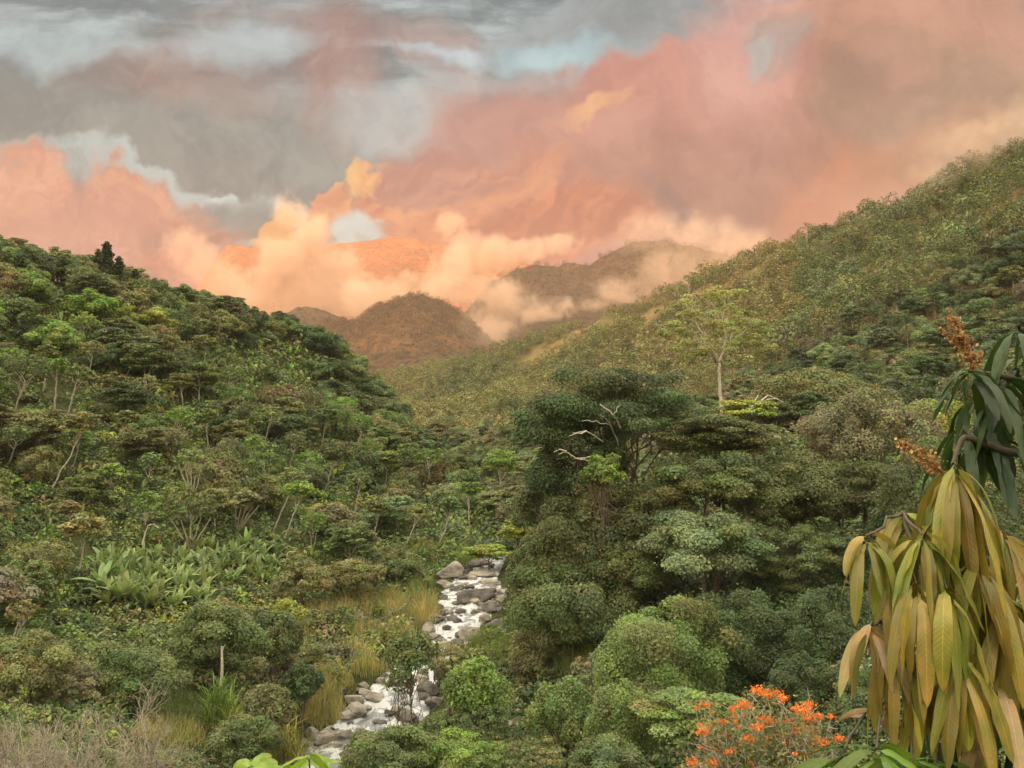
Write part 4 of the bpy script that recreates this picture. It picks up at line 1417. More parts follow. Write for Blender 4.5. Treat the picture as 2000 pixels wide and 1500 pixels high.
seg = np.linalg.norm(np.diff(riv_all[:13], axis=0), axis=1)
sc_ = np.concatenate([[0], np.cumsum(seg)])
ns, nw = 520, 40
ss = np.linspace(0, sc_[-1], ns)
cx = np.interp(ss, sc_, riv_all[:13, 0])
cyv = np.interp(ss, sc_, riv_all[:13, 1])
cz = np.interp(ss, sc_, riv_all[:13, 2])
cw = np.interp(ss, sc_, wall[:13])
dxs, dys = np.gradient(cx), np.gradient(cyv)
nn_ = np.hypot(dxs, dys)
px_, py_ = dys / nn_, -dxs / nn_
tt = np.linspace(-1, 1, nw)
wid = cw[:, None] * 1.25
X = cx[:, None] + px_[:, None] * tt[None] * wid
Y_ = cyv[:, None] + py_[:, None] * tt[None] * wid
ROCKS = []
RLM = [(879, 1108, 'the big pointed boulder'), (930, 1166, 'the long dark slab'), (916, 1236, 'the big rounded boulder'), (962, 1226, 'the dark slanting boulder'), (943, 1128, 'the flat reddish slab'), (838, 1232, 'the pale leaning boulder'),
       (699, 1395, 'the flat topped boulder'), (690, 1368, 'the rounded boulder by the pool'), (634, 1444, 'the large slanting boulder'), (797, 1405, 'the midstream boulder'), (836, 1350, 'the dark boulder on the right'), (744, 1331, 'the heap above the pool'),
       (885, 1385, 'the boulder between the slim trees'), (946, 1206, 'the grey boulder in the rapids'), (870, 1203, 'the left side of the rapids'), (868, 1262, 'the foot of the white chute'), (738, 1432, 'the lower pool'), (960, 1095, 'the head of the rapids')]


# ---- boulders
def boulder(u, v, w, h, label, wet=False, seed=0, yaw=None, group='boulders in and beside the river', sharp=0.0, Ydef=None):
    p = hit(u, v + h * 0.42)[0]
    if Ydef:
        p = np.array([(u - 1000) / F * Ydef, Ydef, 0])
        p[2] = float(ground(p[0], p[1]))
    d_, w_, z_ = riverdist(np.array([p[0]]), np.array([p[1]]))
    if d_[0] < w_[0] * 1.05:
        p[2] = max(p[2], z_[0] - 0.30)
    Y = p[1]
    k = Y / F
    a = w / 2 * k
    ROCKS.append((p[0], p[1], a))
    hz_ = max(h * k, a * 0.30) * 0.50
    r = np.random.default_rng(seed * 31 + int(u) * 3 + int(v))
    nu, nv = 36, 22
    th = np.linspace(0, 2 * PI, nu, endpoint=False)
    ph = np.linspace(0.0, PI, nv)
    T, Pp = np.meshgrid(th, ph)
    D = np.stack([np.sin(Pp) * np.cos(T), np.sin(Pp) * np.sin(T), np.cos(Pp)], -1)
    rad = np.ones(T.shape)
    for q in range(11):      # planar facets cut into the stone
        n = r.normal(size=3)
        n /= np.linalg.norm(n)
        dd = r.uniform(0.44, 0.86)
        dot = D @ n
        rad = np.minimum(rad, np.where(dot > 0.05, dd / np.maximum(dot, 0.05), 9))
    rad = rad * (0.92 + 0.22 * (fbm(D[..., 0] * 1.6 + seed, D[..., 1] * 1.6 + u, D[..., 2] * 1.6, seed=6) - 0.5))
    rad += 0.07 * (fbm(D[..., 0] * 6, D[..., 1] * 6 + v, D[..., 2] * 6, seed=8) - 0.5)
    V = D * rad[..., None] * np.array([a * 1.12, a * r.uniform(0.7, 1.0), hz_ * 1.15])
    if sharp:
        V[..., 2] *= 1 + sharp * np.clip(1 - np.hypot(V[..., 0], V[..., 1]) / a, 0, 1)
    i = np.arange(nv - 1)[:, None] * nu
    j = np.arange(nu)[None, :]
    j2 = (j + 1) % nu
    Q = np.stack([i + j, i + nu + j, i + nu + j2, i + j2], -1).reshape(-1, 4)
    me = mesh('boulder', V, Q, M_WET if wet else M_ROCK, True)
    return link('boulder', me, None, label, 'boulder', group, loc=(p[0], p[1], p[2] + hz_ * 0.42), rot=(0, 0, r.normal() * 0.25 if yaw is None else yaw))


BL = [
    (879, 1110, 58, 38, 'big pointed pale boulder at the head of the rapids', 0), (842, 1120, 34, 22, 'low boulder touching the left side of the big pointed one', 0), (866, 1138, 44, 22, 'pale slab below the big pointed boulder', 0),
    (911, 1121, 18, 18, 'small dark rock right of the big pointed boulder', 1), (943, 1128, 56, 16, 'flat reddish slab right of the big pointed boulder', 0), (955, 1141, 62, 14, 'thin grey slab below the flat reddish one', 0),
    (930, 1166, 112, 38, 'long dark slab lying across the upper rapids', 1), (905, 1187, 34, 12, 'low wet rock under the left end of the long dark slab', 1), (944, 1189, 40, 12, 'low wet rock under the middle of the long dark slab', 1),
    (978, 1190, 24, 12, 'low wet rock under the right end of the long dark slab', 1), (870, 1203, 20, 8, 'tiny wet rock at the left side of the upper rapids', 1), (901, 1207, 28, 10, 'flat wet rock in the middle of the upper rapids', 1),
    (884, 1218, 22, 7, 'thin wet rock just above the white chute', 1), (946, 1206, 40, 24, 'grey boulder above the big split boulder', 0), (916, 1236, 56, 44, 'big rounded boulder right of the white chute', 0),
    (962, 1226, 58, 50, 'dark slanting boulder beside the big rounded one', 1), (912, 1256, 48, 14, 'low ledge at the foot of the big rounded boulder', 0), (838, 1232, 30, 36, 'pale leaning boulder left of the white chute', 0),
    (750, 1221, 20, 16, 'pale boulder in the golden grass', 0), (793, 1223, 18, 16, 'white topped boulder in the golden grass nearer the river', 0), (626, 1264, 24, 20, 'round boulder in the brush on the left bank', 0),
    (664, 1256, 20, 14, 'small boulder right of the round one in the brush', 0), (634, 1291, 26, 16, 'dark boulder below the round one in the brush', 1), (690, 1368, 44, 30, 'rounded boulder above the flat topped one by the pool', 0),
    (712, 1357, 38, 18, 'pale boulder behind the rounded one by the pool', 0), (733, 1372, 48, 18, 'long low boulder right of the rounded one by the pool', 0), (699, 1395, 74, 32, 'large flat topped boulder at the left side of the lower pool', 0),
    (634, 1444, 60, 42, 'large slanting boulder at the bottom left of the lower pool', 0), (611, 1436, 38, 30, 'boulder behind the large slanting one', 0), (664, 1450, 50, 32, 'pale boulder right of the large slanting one', 0),
    (698, 1452, 40, 26, 'grey boulder at the bottom of the lower pool', 0), (592, 1452, 26, 24, 'dark rock left of the large slanting boulder', 1), (710, 1337, 26, 18, 'rock in the heap above the pool', 0),
    (700, 1347, 18, 12, 'small rock in the heap above the pool', 1), (667, 1347, 28, 18, 'dark rock at the left end of the heap above the pool', 1), (744, 1331, 28, 18, 'pale rock at the right end of the heap above the pool', 0),
    (797, 1405, 54, 24, 'boulder in midstream behind the slim tree stem', 1), (771, 1402, 28, 20, 'grey rock left of the midstream boulder', 0), (800, 1427, 48, 26, 'boulder below the midstream boulder', 0),
    (790, 1447, 48, 20, 'flat dark rock at the bottom of the lower rapids', 1), (836, 1350, 54, 30, 'dark boulder on the right side of the lower rapids', 1), (846, 1373, 42, 22, 'boulder below the dark one on the right side', 1),
    (683, 1422, 18, 8, 'tiny dark rock in the lower pool', 1), (738, 1432, 28, 8, 'thin dark rock in the lower pool', 1), (824, 1335, 32, 24, 'boulder behind the slim tree crown', 0), (1011, 1414, 36, 48, 'tall pinkish boulder behind the bright young tree', 0),
    (928, 1411, 44, 36, 'pinkish boulder seen through the bright young tree', 0), (1050, 1444, 76, 16, 'flat pale slab right of the tall pinkish boulder', 0), (962, 1440, 50, 18, 'pale rocks edge below the pinkish boulders', 0), (862, 1440, 34, 14, 'low rock at the bottom of the lower rapids', 1),
    (978, 1155, 30, 14, 'rock under the bushes at the right end of the long slab', 1), (775, 1352, 26, 14, 'rock left of the lower white water', 1), (760, 1345, 22, 12, 'small rock at the left edge of the lower white water', 0), (885, 1385, 34, 20, 'grey boulder between the two slim trees', 0),
]
for k, (u, v, w, h, lab, wet) in enumerate(BL):
    boulder(u, v, w, h, lab, bool(wet), k, sharp=0.25 if 'pointed pale' in lab else 0.0)
for k in range(130):
    s_ = rng.uniform(0, 78)
    q = rng.uniform(-1.1, 1.1)
    x = np.interp(s_, ss, cx) + np.interp(s_, ss, px_) * q * np.interp(s_, ss, cw)
    y = np.interp(s_, ss, cyv) + np.interp(s_, ss, py_) * q * np.interp(s_, ss, cw)
    u, v = uv_of(x, y, float(ground(x, y)) + 0.6)
    b = 'upper rapids' if v < 1215 else 'white chute' if v < 1290 else 'lower rapids' if v < 1390 else 'lower pool'
    wpx = rng.uniform(9, 34) * (1.25 if abs(q) > 0.7 else 0.9)
    boulder(u, v, wpx, wpx * 0.5, f'{"tiny" if wpx < 12 else "small" if wpx < 20 else "medium"} {"wet dark" if k % 3 else "grey"} rock {where(u, v, RLM, 14, 40)}', k % 3 != 0, 200 + k, Ydef=y, group='small rocks scattered in the river')


step = 5.5
ph = (ss[:, None] + 4.2 * (fbm(X / 1.8, Y_ / 1.8, seed=4, octv=4) - 0.5) * 3 + 5.0 * (fbm(ss / 9, ss * 0, seed=44, octv=2) - 0.5)[:, None]) / step
fr_ = ph - np.floor(ph)
drop = np.clip((fr_ - 0.70) / 0.22, 0, 1)
drop = drop * drop * (3 - 2 * drop)
slope_z = np.gradient(cz, ss)[:, None] * step
Z = cz[:, None] + slope_z * (drop - fr_) * 1.0 - 0.18
Z = Z + (fbm(X / 0.9, Y_ / 1.4, seed=14, octv=4) - 0.5) * (0.28 + 0.25 * (drop > 0.02) * (drop < 0.98))
Z = Z - 0.35 * np.abs(tt[None]) ** 3
foam = 0.10 + 0.58 * np.exp(-((fr_ - 0.80) / 0.16) ** 2) + 0.15 * (fbm(X / 3, Y_ / 3, seed=31) - 0.5)
yy = Y_
foam = foam + 0.30 * np.exp(-((yy - 107) / 5.5) ** 2) + 0.25 * np.exp(-((yy - 95) / 6.0) ** 2) - 0.10 * np.exp(-((yy - 82) / 4.0) ** 2)
rk = np.zeros_like(X)
for (rx_, ry_, ra_) in ROCKS:
    dd_ = np.hypot(X - rx_, (Y_ - ry_) * 0.8)
    rk = np.maximum(rk, np.exp(-((dd_ - ra_ * 1.15) / (0.35 + 0.25 * ra_)) ** 2))
foam = foam - 0.06 + 0.42 * rk * (0.4 + 1.2 * fbm(X / 1.2, Y_ / 1.2, seed=71, octv=3))
Cf = np.repeat(foam.reshape(-1, 1), 3, axis=1)
i = np.arange(ns - 1)[:, None] * nw
j = np.arange(nw - 1)[None, :]
Q = np.stack([i + j, i + j + 1, i + nw + j + 1, i + nw + j], -1).reshape(-1, 4)
link('river', mesh('river', np.stack([X, Y_, Z], -1), Q, water_mat(), True, Cf), kind='structure', label='white water river stepping down between boulders')


# ------------------------------------------------------------------ grass
def blades(P, hgt, wdt, lean, rg, col, cvar=0.2):
    n = len(P)
    H = hgt * rg.uniform(0.5, 1.25, n)
    a = rg.uniform(0, 2 * PI, n)
    L = np.stack([np.cos(a), np.sin(a), np.zeros(n)], 1) * (lean * rg.uniform(0.2, 1.4, n) * H)[:, None]
    b = rg.uniform(0, 2 * PI, n)
    Wd = np.stack([np.cos(b), np.sin(b) * 0.4, np.zeros(n)], 1) * wdt * 0.5
    Z = np.array([0, 0, 1.0])
    m = P + L * 0.3 + Z * (H * 0.6)[:, None]
    t = P + L + Z * H[:, None] * (1 - 0.12 * lean)
    V = np.stack([P - Wd, P + Wd, m + Wd * 0.8, m - Wd * 0.8, t + Wd * 0.15, t - Wd * 0.15], 1).reshape(-1, 3)
    k = np.arange(n)[:, None] * 6
    Q = np.concatenate([k + np.array([0, 1, 2, 3]), k + np.array([3, 2, 4, 5])])
    C = np.repeat(np.array(col) * np.clip(1 + cvar * rg.normal(size=(n, 1)) + 0.05 * rg.normal(size=(n, 3)), 0.3, 2), 6, axis=0)
    return V, Q, C


def grass_patch(A, polys, n, hgt, wdt, lean, cols, seed, clump=3.2):
    rg = np.random.default_rng(seed)
    for (cu, cv, ru, rv) in polys:
        k = max(8, int(n * ru * rv / 3000))
        t = rg.uniform(0, 2 * PI, k)
        q = np.sqrt(rg.uniform(0, 1, k))
        P = hit(cu + ru * q * np.cos(t), cv + rv * q * np.sin(t))
        nb = 26
        PP = np.repeat(P, nb, axis=0)
        PP[:, :2] += rg.normal(size=(len(PP), 2)) * clump * 0.12
        PP[:, 2] = ground(PP[:, 0], PP[:, 1]) - 0.05
        col = np.array(cols)[rg.integers(len(cols), size=k)]
        V, Q, C = blades(PP, hgt * np.repeat(rg.uniform(0.35, 1.35, k), nb), wdt, lean, rg, (1, 1, 1))
        A.add(V, Q, C * np.repeat(np.repeat(col, nb, axis=0), 6, axis=0))


GOLD = [(0.37, 0.30, 0.125), (0.30, 0.27, 0.11), (0.21, 0.21, 0.08), (0.33, 0.25, 0.115)]
A = Acc()
grass_patch(A, [(735, 1185, 70, 20), (800, 1195, 50, 28), (830, 1215, 26, 20), (650, 1215, 50, 18), (700, 1245, 34, 12), (770, 1250, 34, 14), (700, 1290, 26, 12), (715, 1315, 28, 10), (625, 1395, 40, 26), (645, 1340, 30, 16), (560, 1260, 40, 24)], 210, 2.0, 0.055, 0.45, GOLD, 3)
grass_patch(A, [(1130, 1480, 110, 22), (1010, 1470, 60, 20), (520, 1470, 90, 26), (470, 1420, 60, 26), (620, 1490, 80, 22), (330, 1440, 60, 24)], 160, 1.1, 0.04, 0.5, GOLD + [(0.2, 0.22, 0.06)], 4)
V, Q, C = A.get()
link('grass', mesh('grass', V, Q, M_LEAF, False, C), kind='stuff', label='tall golden grass on the river banks', color=(1, 1, 1))
A = Acc()
grass_patch(A, [(880, 1086, 70, 22), (835, 1095, 40, 22), (930, 1092, 36, 16), (815, 1145, 26, 26), (1000, 1290, 60, 22), (960, 1275, 40, 16), (1110, 1300, 60, 40)], 260, 2.0, 0.05, 0.4, [(0.16, 0.20, 0.06), (0.20, 0.22, 0.07), (0.13, 0.17, 0.05)], 5)
grass_patch(A, [(335, 1405, 85, 60)], 300, 0.35, 0.04, 0.6, [(0.09, 0.12, 0.04), (0.11, 0.13, 0.05)], 6)
V, Q, C = A.get()
link('grass', mesh('grass', V, Q, M_LEAF, False, C), kind='stuff', label='green reeds by the river and short grass of the dark green meadow', color=(1, 1, 1))


# tall canes
def cane(u, v, Y, hgt, n, col, label, seed):
    rg = np.random.default_rng(seed)
    c = at(u, v, Y)
    gzv = float(ground(c[0], c[1]))
    hgt = max(hgt, (c[2] - gzv) * 1.1)
    A, B = Acc(), Acc()
    for k in range(n):
        b = np.array([rg.normal() * 0.5, rg.normal() * 0.4, -0.1])
        t = b + np.array([rg.normal() * 0.5, rg.normal() * 0.4, hgt * rg.uniform(0.6, 1.0)])
        V, Q = limb(b, t, 0.04, 0.02, rg, 0.02, 4, 4)
        A.add(V, Q)
        m = 14
        f = rg.uniform(0.3, 1.0, m)[:, None]
        P = b + (t - b) * f
        V, Q, C = blades(P, 1.4, 0.11, 1.0, rg, (1, 1, 1))
        B.add(V, Q, C)
    o = link('cane_plant', None, None, label, 'cane', 'tall canes', loc=(c[0], c[1], gzv))
    link('stem', A.mesh('stem', M_BARK, True), o)
    link('foliage', B.mesh('foliage', M_LEAF), o, color=col)


cane(430, 1390, 72, 4.2, 22, (0.17, 0.24, 0.06), 'clump of tall light green canes above the meadow, left one', 1)
cane(462, 1400, 71, 3.6, 20, (0.21, 0.24, 0.06), 'clump of tall light green canes above the meadow, right one', 2)
cane(560, 1425, 76, 2.4, 14, (0.25, 0.23, 0.07), 'yellowing canes left of the large slanting boulder', 3)

# pale snag before the round tree
p = at(434, 1345, 77)
r = np.random.default_rng(3)
V, Q = tube(np.array([at(431, 1400, 77), at(432, 1350, 77), at(434, 1300, 77), at(433, 1262, 77)]) - p, [0.17, 0.15, 0.12, 0.08], 8)
A = Acc()
A.add(V, Q)
V, Q = limb(at(433, 1275, 77) - p, at(440, 1258, 77) - p, 0.06, 0.02, r, 0.05, 3, 5)
A.add(V, Q)
link('bare_snag', A.mesh('bare_snag', M_PALE, True), None, 'pale dead snag standing before the round green tree', 'tree trunk', loc=tuple(p))


# ------------------------------------------------------------------ banana plants
def paddle(base, d, L, Wd, rg, droop=0.8, ns=9):
    """one long paddle leaf: midrib curve from base, blade folded along it"""
    d = np.asarray(d, float)
    d /= np.linalg.norm(d)
    pts = [np.asarray(base, float)]
    cur = d.copy()
    for k in range(ns - 1):
        pts.append(pts[-1] + cur * L / (ns - 1))
        cur = cur + np.array([0, 0, -1]) * droop / ns * (k + 1) / ns * 2
        cur /= np.linalg.norm(cur)
    pts = np.array(pts)
    T = np.gradient(pts, axis=0)
    T /= np.linalg.norm(T, axis=1)[:, None]
    side = np.cross(T, np.array([0, 0, 1.0]))
    side /= np.linalg.norm(side, axis=1)[:, None] + 1e-6
    up = np.cross(side, T)
    t = np.linspace(0, 1, ns)
    w = Wd * 0.5 * np.clip(np.sin(np.clip((t - 0.12) / 0.88, 0, 1) ** 0.75 * PI), 0.04, 1) ** 0.6
    rows = []
    for s in (-1, -0.5, 0, 0.5, 1):
        rows.append(pts + side * (w * s)[:, None] + up * (np.abs(s) * w * 0.35)[:, None])
    V = np.stack(rows, 1).reshape(-1, 3)
    i = np.arange(ns - 1)[:, None] * 5
    j = np.arange(4)[None, :]
    Q = np.stack([i + j, i + j + 1, i + 5 + j + 1, i + 5 + j], -1).reshape(-1, 4)
    return V, Q


BP = []
for k in range(5):
    rg = np.random.default_rng(60 + k)
    A, B = Acc(), Acc()
    V, Q = limb((0, 0, -0.4), (0.05, 0, 1.0), 0.16, 0.10, rg, 0.02, 3, 7)
    B.add(V, Q)
    n = 9
    for q in range(n):
        a = q * 2.4 + rg.normal() * 0.2
        el = rg.uniform(0.55, 1.45)
        d = (math.cos(a) * math.cos(el), math.sin(a) * math.cos(el), math.sin(el))
        V, Q = paddle((0.03 * math.cos(a), 0.03 * math.sin(a), 0.8), d, rg.uniform(1.9, 3.0), rg.uniform(0.5, 0.72), rg, rg.uniform(0.5, 1.4))
        A.add(V, Q, np.full((len(V), 3), rg.uniform(0.75, 1.3)))
    BP.append((A.mesh('foliage', M_LEAF, True), B.mesh('stem', M_BARK, True)))
BC = [(0.17, 0.225, 0.105), (0.21, 0.265, 0.125), (0.14, 0.18, 0.075), (0.25, 0.29, 0.13)]
kb = 0
for (u0, u1, v0, v1, d, grp, lab, sc0) in [(200, 400, 1110, 1205, 15, 'banana plants in the main grove', 'the left main grove', 1.0), (390, 545, 1085, 1150, 14, 'banana plants in the main grove', 'the right main grove', 0.9),
                                           (395, 625, 695, 775, 13, 'banana plants in the high grove', 'the high grove', 0.85), (60, 165, 570, 618, 13, 'banana plants below the left skyline', 'the upper patch', 0.8)]:
    pl = []
    for _ in range(1500):
        u, v = rng.uniform(u0, u1), rng.uniform(v0, v1)
        if all(math.hypot(u - a, v - b) > d for a, b in pl):
            pl.append((u, v))
    P = hit(*np.array(pl).T)
    for (u, v), p in zip(pl, P):
        f, s_ = BP[kb % 5]
        kb += 1
        ci = rng.integers(4)
        row = 'top' if v < v0 + (v1 - v0) * 0.33 else 'bottom' if v > v0 + (v1 - v0) * 0.67 else 'middle'
        fu = (u - u0) / (u1 - u0)
        cpos = 'left' if fu < 0.33 else 'right' if fu > 0.67 else 'centre'
        s = sc0 * rng.uniform(0.75, 1.15)
        o = link('banana_plant', None, None, f'{["tall", "low"][int(s < sc0 * 0.95)]} {["green", "pale green", "dull green", "lightest green"][ci]} banana plant at the {row} {cpos} of {lab}', 'banana plant', grp,
                 loc=(p[0], p[1], p[2]), rot=(rng.normal() * 0.08, rng.normal() * 0.08, rng.uniform(0, 6.28)), scale=s)
        link('foliage', f, o, color=jitcol(BC[ci], 0.08))
        link('stem', s_, o)


# ------------------------------------------------------------------ dry shrubs at the bottom left
def dry_shrub(u, v, w, h, Y, label, seed, n=9):
    rg = np.random.default_rng(seed)
    c = at(u, v + h / 2, Y)
    gzv = float(ground(c[0], c[1]))
    root = np.array([c[0], c[1], gzv])
    H = at(u, v - h / 2, Y)[2] - gzv
    R = w / 2 * Y / F
    A, B = Acc(), Acc()

    def grow(p, d, L, rad, lev):
        d = d / np.linalg.norm(d)
        e = p + d * L
        V, Q = limb(p, e, rad, rad * 0.55, rg, 0.07, 4, 4 if lev > 1 else 5)
        (A if lev < 2 else B).add(V, Q)
        if lev >= 4 or (lev == 3 and rg.uniform() < 0.35):
            return
        for k in range(4 if lev < 3 else 3):
            f = rg.uniform(0.35, 1.0)
            nd = d + rg.normal(size=3) * 0.62 + np.array([0, 0, 0.12])
            grow(p + (e - p) * f, nd, L * rg.uniform(0.45, 0.7), rad * 0.55, lev + 1)

    for k in range(n):
        a = rg.uniform(0, 2 * PI)
        sp = rg.uniform(0.1, 0.8)
        grow(np.array([math.cos(a) * 0.1, math.sin(a) * 0.1, 0]), np.array([math.cos(a) * sp * R / H * 1.6, math.sin(a) * sp * R / H, 1.0]), H * 0.62 * rg.uniform(0.75, 1.1), 0.036, 0)
    o = link('dry_shrub', None, None, label, 'shrub', 'leafless shrubs', loc=tuple(root))
    link('stem', A.mesh('stem', M_TAN, True), o)
    link('twigs', B.mesh('twigs', M_TAN, True), o)


for k, (u, v, w, h, Y, lab) in enumerate([(60, 1470, 230, 120, 20, 'leafless tan shrub in the bottom left corner'), (185, 1468, 200, 110, 21, 'leafless tan shrub right of the one in the corner'), (262, 1440, 130, 120, 22, 'taller leafless shrub with forked tips at the right end'),
                                          (120, 1450, 220, 110, 23, 'leafless tan shrub behind the two in the corner'), (20, 1440, 160, 130, 22, 'leafless tan shrub at the left edge')]):
    dry_shrub(u, v + 10, w * 0.85, h * 0.9, Y, lab, 70 + k, 6)

# ------------------------------------------------------------------ orange flowering shrub
rg = np.random.default_rng(77)
YF = 26.0
FL = [(740, 1140, 1.2), (820, 1160, .8), (640, 1200, 1.4), (730, 1260, 1.4), (620, 1190, 1), (920, 1215, 1.2), (960, 1255, .9), (950, 1190, 1), (920, 1300, 1.1), (830, 1350, 1.2), (760, 1280, .8), (430, 1320, 1.1), (520, 1275, .8), (540, 1340, .7), (490, 1395, 1), (600, 1385, .7),
      (380, 1475, 1.2), (480, 1475, .9), (970, 1360, 1.2), (1020, 1370, .7), (1095, 1355, .9), (840, 1275, .6), (700, 1120, 1.1), (960, 1310, .8), (580, 1250, .6), (650, 1355, .8), (980, 1410, .5), (700, 1300, .9), (790, 1130, .8), (860, 1370, .7), (560, 1420, .6), (740, 1350, .6), (990, 1250, .7), (1060, 1250, .4)]
FL += [(rg.uniform(380, 1020), rg.uniform(1180, 1480), rg.uniform(0.12, 0.4)) for _ in range(42)]
A_fl, A_st = Acc(), Acc()
cc = at(1500, 1470, YF)
gzv = float(ground(cc[0], cc[1]))
root = np.array([cc[0], cc[1], gzv])
pts = []
for x_, y_, s_ in FL:
    c = at(1200 + x_ / 2.5, 900 + y_ / 2.5, YF + rg.normal() * 0.5)
    pts.append(c - root)
    n = int(110 * s_)
    d = rg.normal(size=(n, 3))
    d /= np.linalg.norm(d, axis=1)[:, None]
    P = c - root + d * (0.19 * s_ ** 0.5 * rg.uniform(0.2, 1.15, n))[:, None] * np.array([1.25, 1.0, 0.7])
    V, Q, C = leaves(P, d + rg.normal(size=(n, 3)) * 0.5, 0.062, 0.6, rg, None, 0.18)
    A_fl.add(V, Q, C)
o = link('flowering_shrub', None, None, 'shrub covered in orange flowers at the bottom right', 'shrub', loc=tuple(root))
M_PETAL = foliage_mat('petal', 0.3, 0.6, 0.2)
link('flowers', A_fl.mesh('flowers', M_PETAL), o, color=(0.82, 0.26, 0.075))
hub = [np.array([x, 0, (-11.9 - gzv)]) for x in (-1.2, -0.4, 0.5, 1.2)]
for hb in hub:
    V, Q = limb((hb[0] * 0.3, 0, -0.1), hb, 0.07, 0.045, rg, 0.05, 6, 6)
    A_st.add(V, Q)
for p in pts:
    hb = min(hub, key=lambda q: abs(q[0] - p[0]) + rg.uniform(0, 0.5))
    V, Q = limb(hb, p, 0.028, 0.008, rg, 0.09, 6, 5, 0.05)
    A_st.add(V, Q)
    for q in range(4):
        m_ = hb + (p - hb) * rg.uniform(0.3, 0.9)
        V, Q = limb(m_, m_ + rg.normal(size=3) * 0.35 + np.array([0, 0, 0.25]), 0.012, 0.004, rg, 0.1, 4, 4)
        A_st.add(V, Q)
link('stem', A_st.mesh('stem', M_PALE, True), o)
B = Acc()
pa = np.array(pts)
nlv = 5200
ix = rg.integers(len(pa), size=nlv)
hb = np.array([0, 0, -11.9 - gzv])
f = rg.uniform(0.25, 1.0, nlv)[:, None] ** 0.6
P = hb + (pa[ix] - hb) * f + rg.normal(size=(nlv, 3)) * np.array([0.26, 0.26, 0.20])
V, Q, C = leaves(P, rg.normal(size=(nlv, 3)) * 0.6 + np.array([0, -0.2, 1.0]), 0.10, 0.45, rg, None, 0.35)
B.add(V, Q, C)
link('foliage', B.mesh('foliage', M_LEAF), o, color=(0.17, 0.17, 0.055))


# ------------------------------------------------------------------ mango tree at the right edge, close to the camera
def mango_mat():
    m, g = newmat('mango_leaf')
    oi = g.n('ShaderNodeObjectInfo')
    a = g.n('ShaderNodeAttribute', attribute_name='vcol')
    uvn = g.n('ShaderNodeUVMap').outputs[0]
    sp = g.n('ShaderNodeSeparateXYZ')
    g.set(sp.inputs[0], uvn)
    ax = g.math('ABSOLUTE', g.math('SUBTRACT', sp.outputs[0], 0.5))
    rib = g.mr(ax, 0.045, 0.015)
    vein = g.math('SINE', g.math('MULTIPLY', g.math('SUBTRACT', sp.outputs[1], g.math('MULTIPLY', ax, 0.16)), 130.0))
    vn = g.mr(vein, 0.55, 1.0)
    c = g.mix(1.0, oi.outputs['Color'], a.outputs['Color'], 'MULTIPLY')
    ob = g.n('ShaderNodeTexCoord').outputs['Object']
    n1 = g.noise(ob, 14.0, 4, 0.6)
    c = g.mix(1.0, c, g.mix(g.mr(n1, 0.3, 0.7), (0.78, 0.92, 0.85, 1), (1.2, 1.06, 1.0, 1)), 'MULTIPLY')
    c = g.mix(g.math('MULTIPLY', rib, 0.55), c, g.mix(1.0, c, (1.7, 1.75, 1.9, 1), 'MULTIPLY'))
    c = g.mix(g.math('MULTIPLY', vn, 0.22), c, g.mix(1.0, c, (1.4, 1.4, 1.5, 1), 'MULTIPLY'))
    n3 = g.noise(ob, 60.0, 3, 0.6)
    c = g.mix(g.mr(n3, 0.66, 0.74, 0, 0.75), c, (0.10, 0.06, 0.025, 1))
    n4 = g.noise(ob, 5.0, 2, 0.5)
    c = g.mix(g.mr(n4, 0.45, 0.75, 0, 0.4), c, g.mix(1.0, c, (1.0, 0.88, 0.85, 1), 'MULTIPLY'))
    h = g.math('ADD', g.math('MULTIPLY', vn, 0.6), g.math('MULTIPLY', rib, 1.0))
    p = pbsdf(g, c, 0.29, 0.5, bump(g, h, 0.45, 0.003))
    t = g.n('ShaderNodeBsdfTranslucent')
    g.set(t.inputs[0], g.mix(1.0, c, (1.2, 1.2, 0.6, 1), 'MULTIPLY'))
    mx = g.n('ShaderNodeMixShader')
    mx.inputs[0].default_value = 0.28
    g.t.links.new(p, mx.inputs[1])
    g.t.links.new(t.outputs[0], mx.inputs[2])
    out(g, mx.outputs[0])
    return m


M_MANGO = mango_mat()


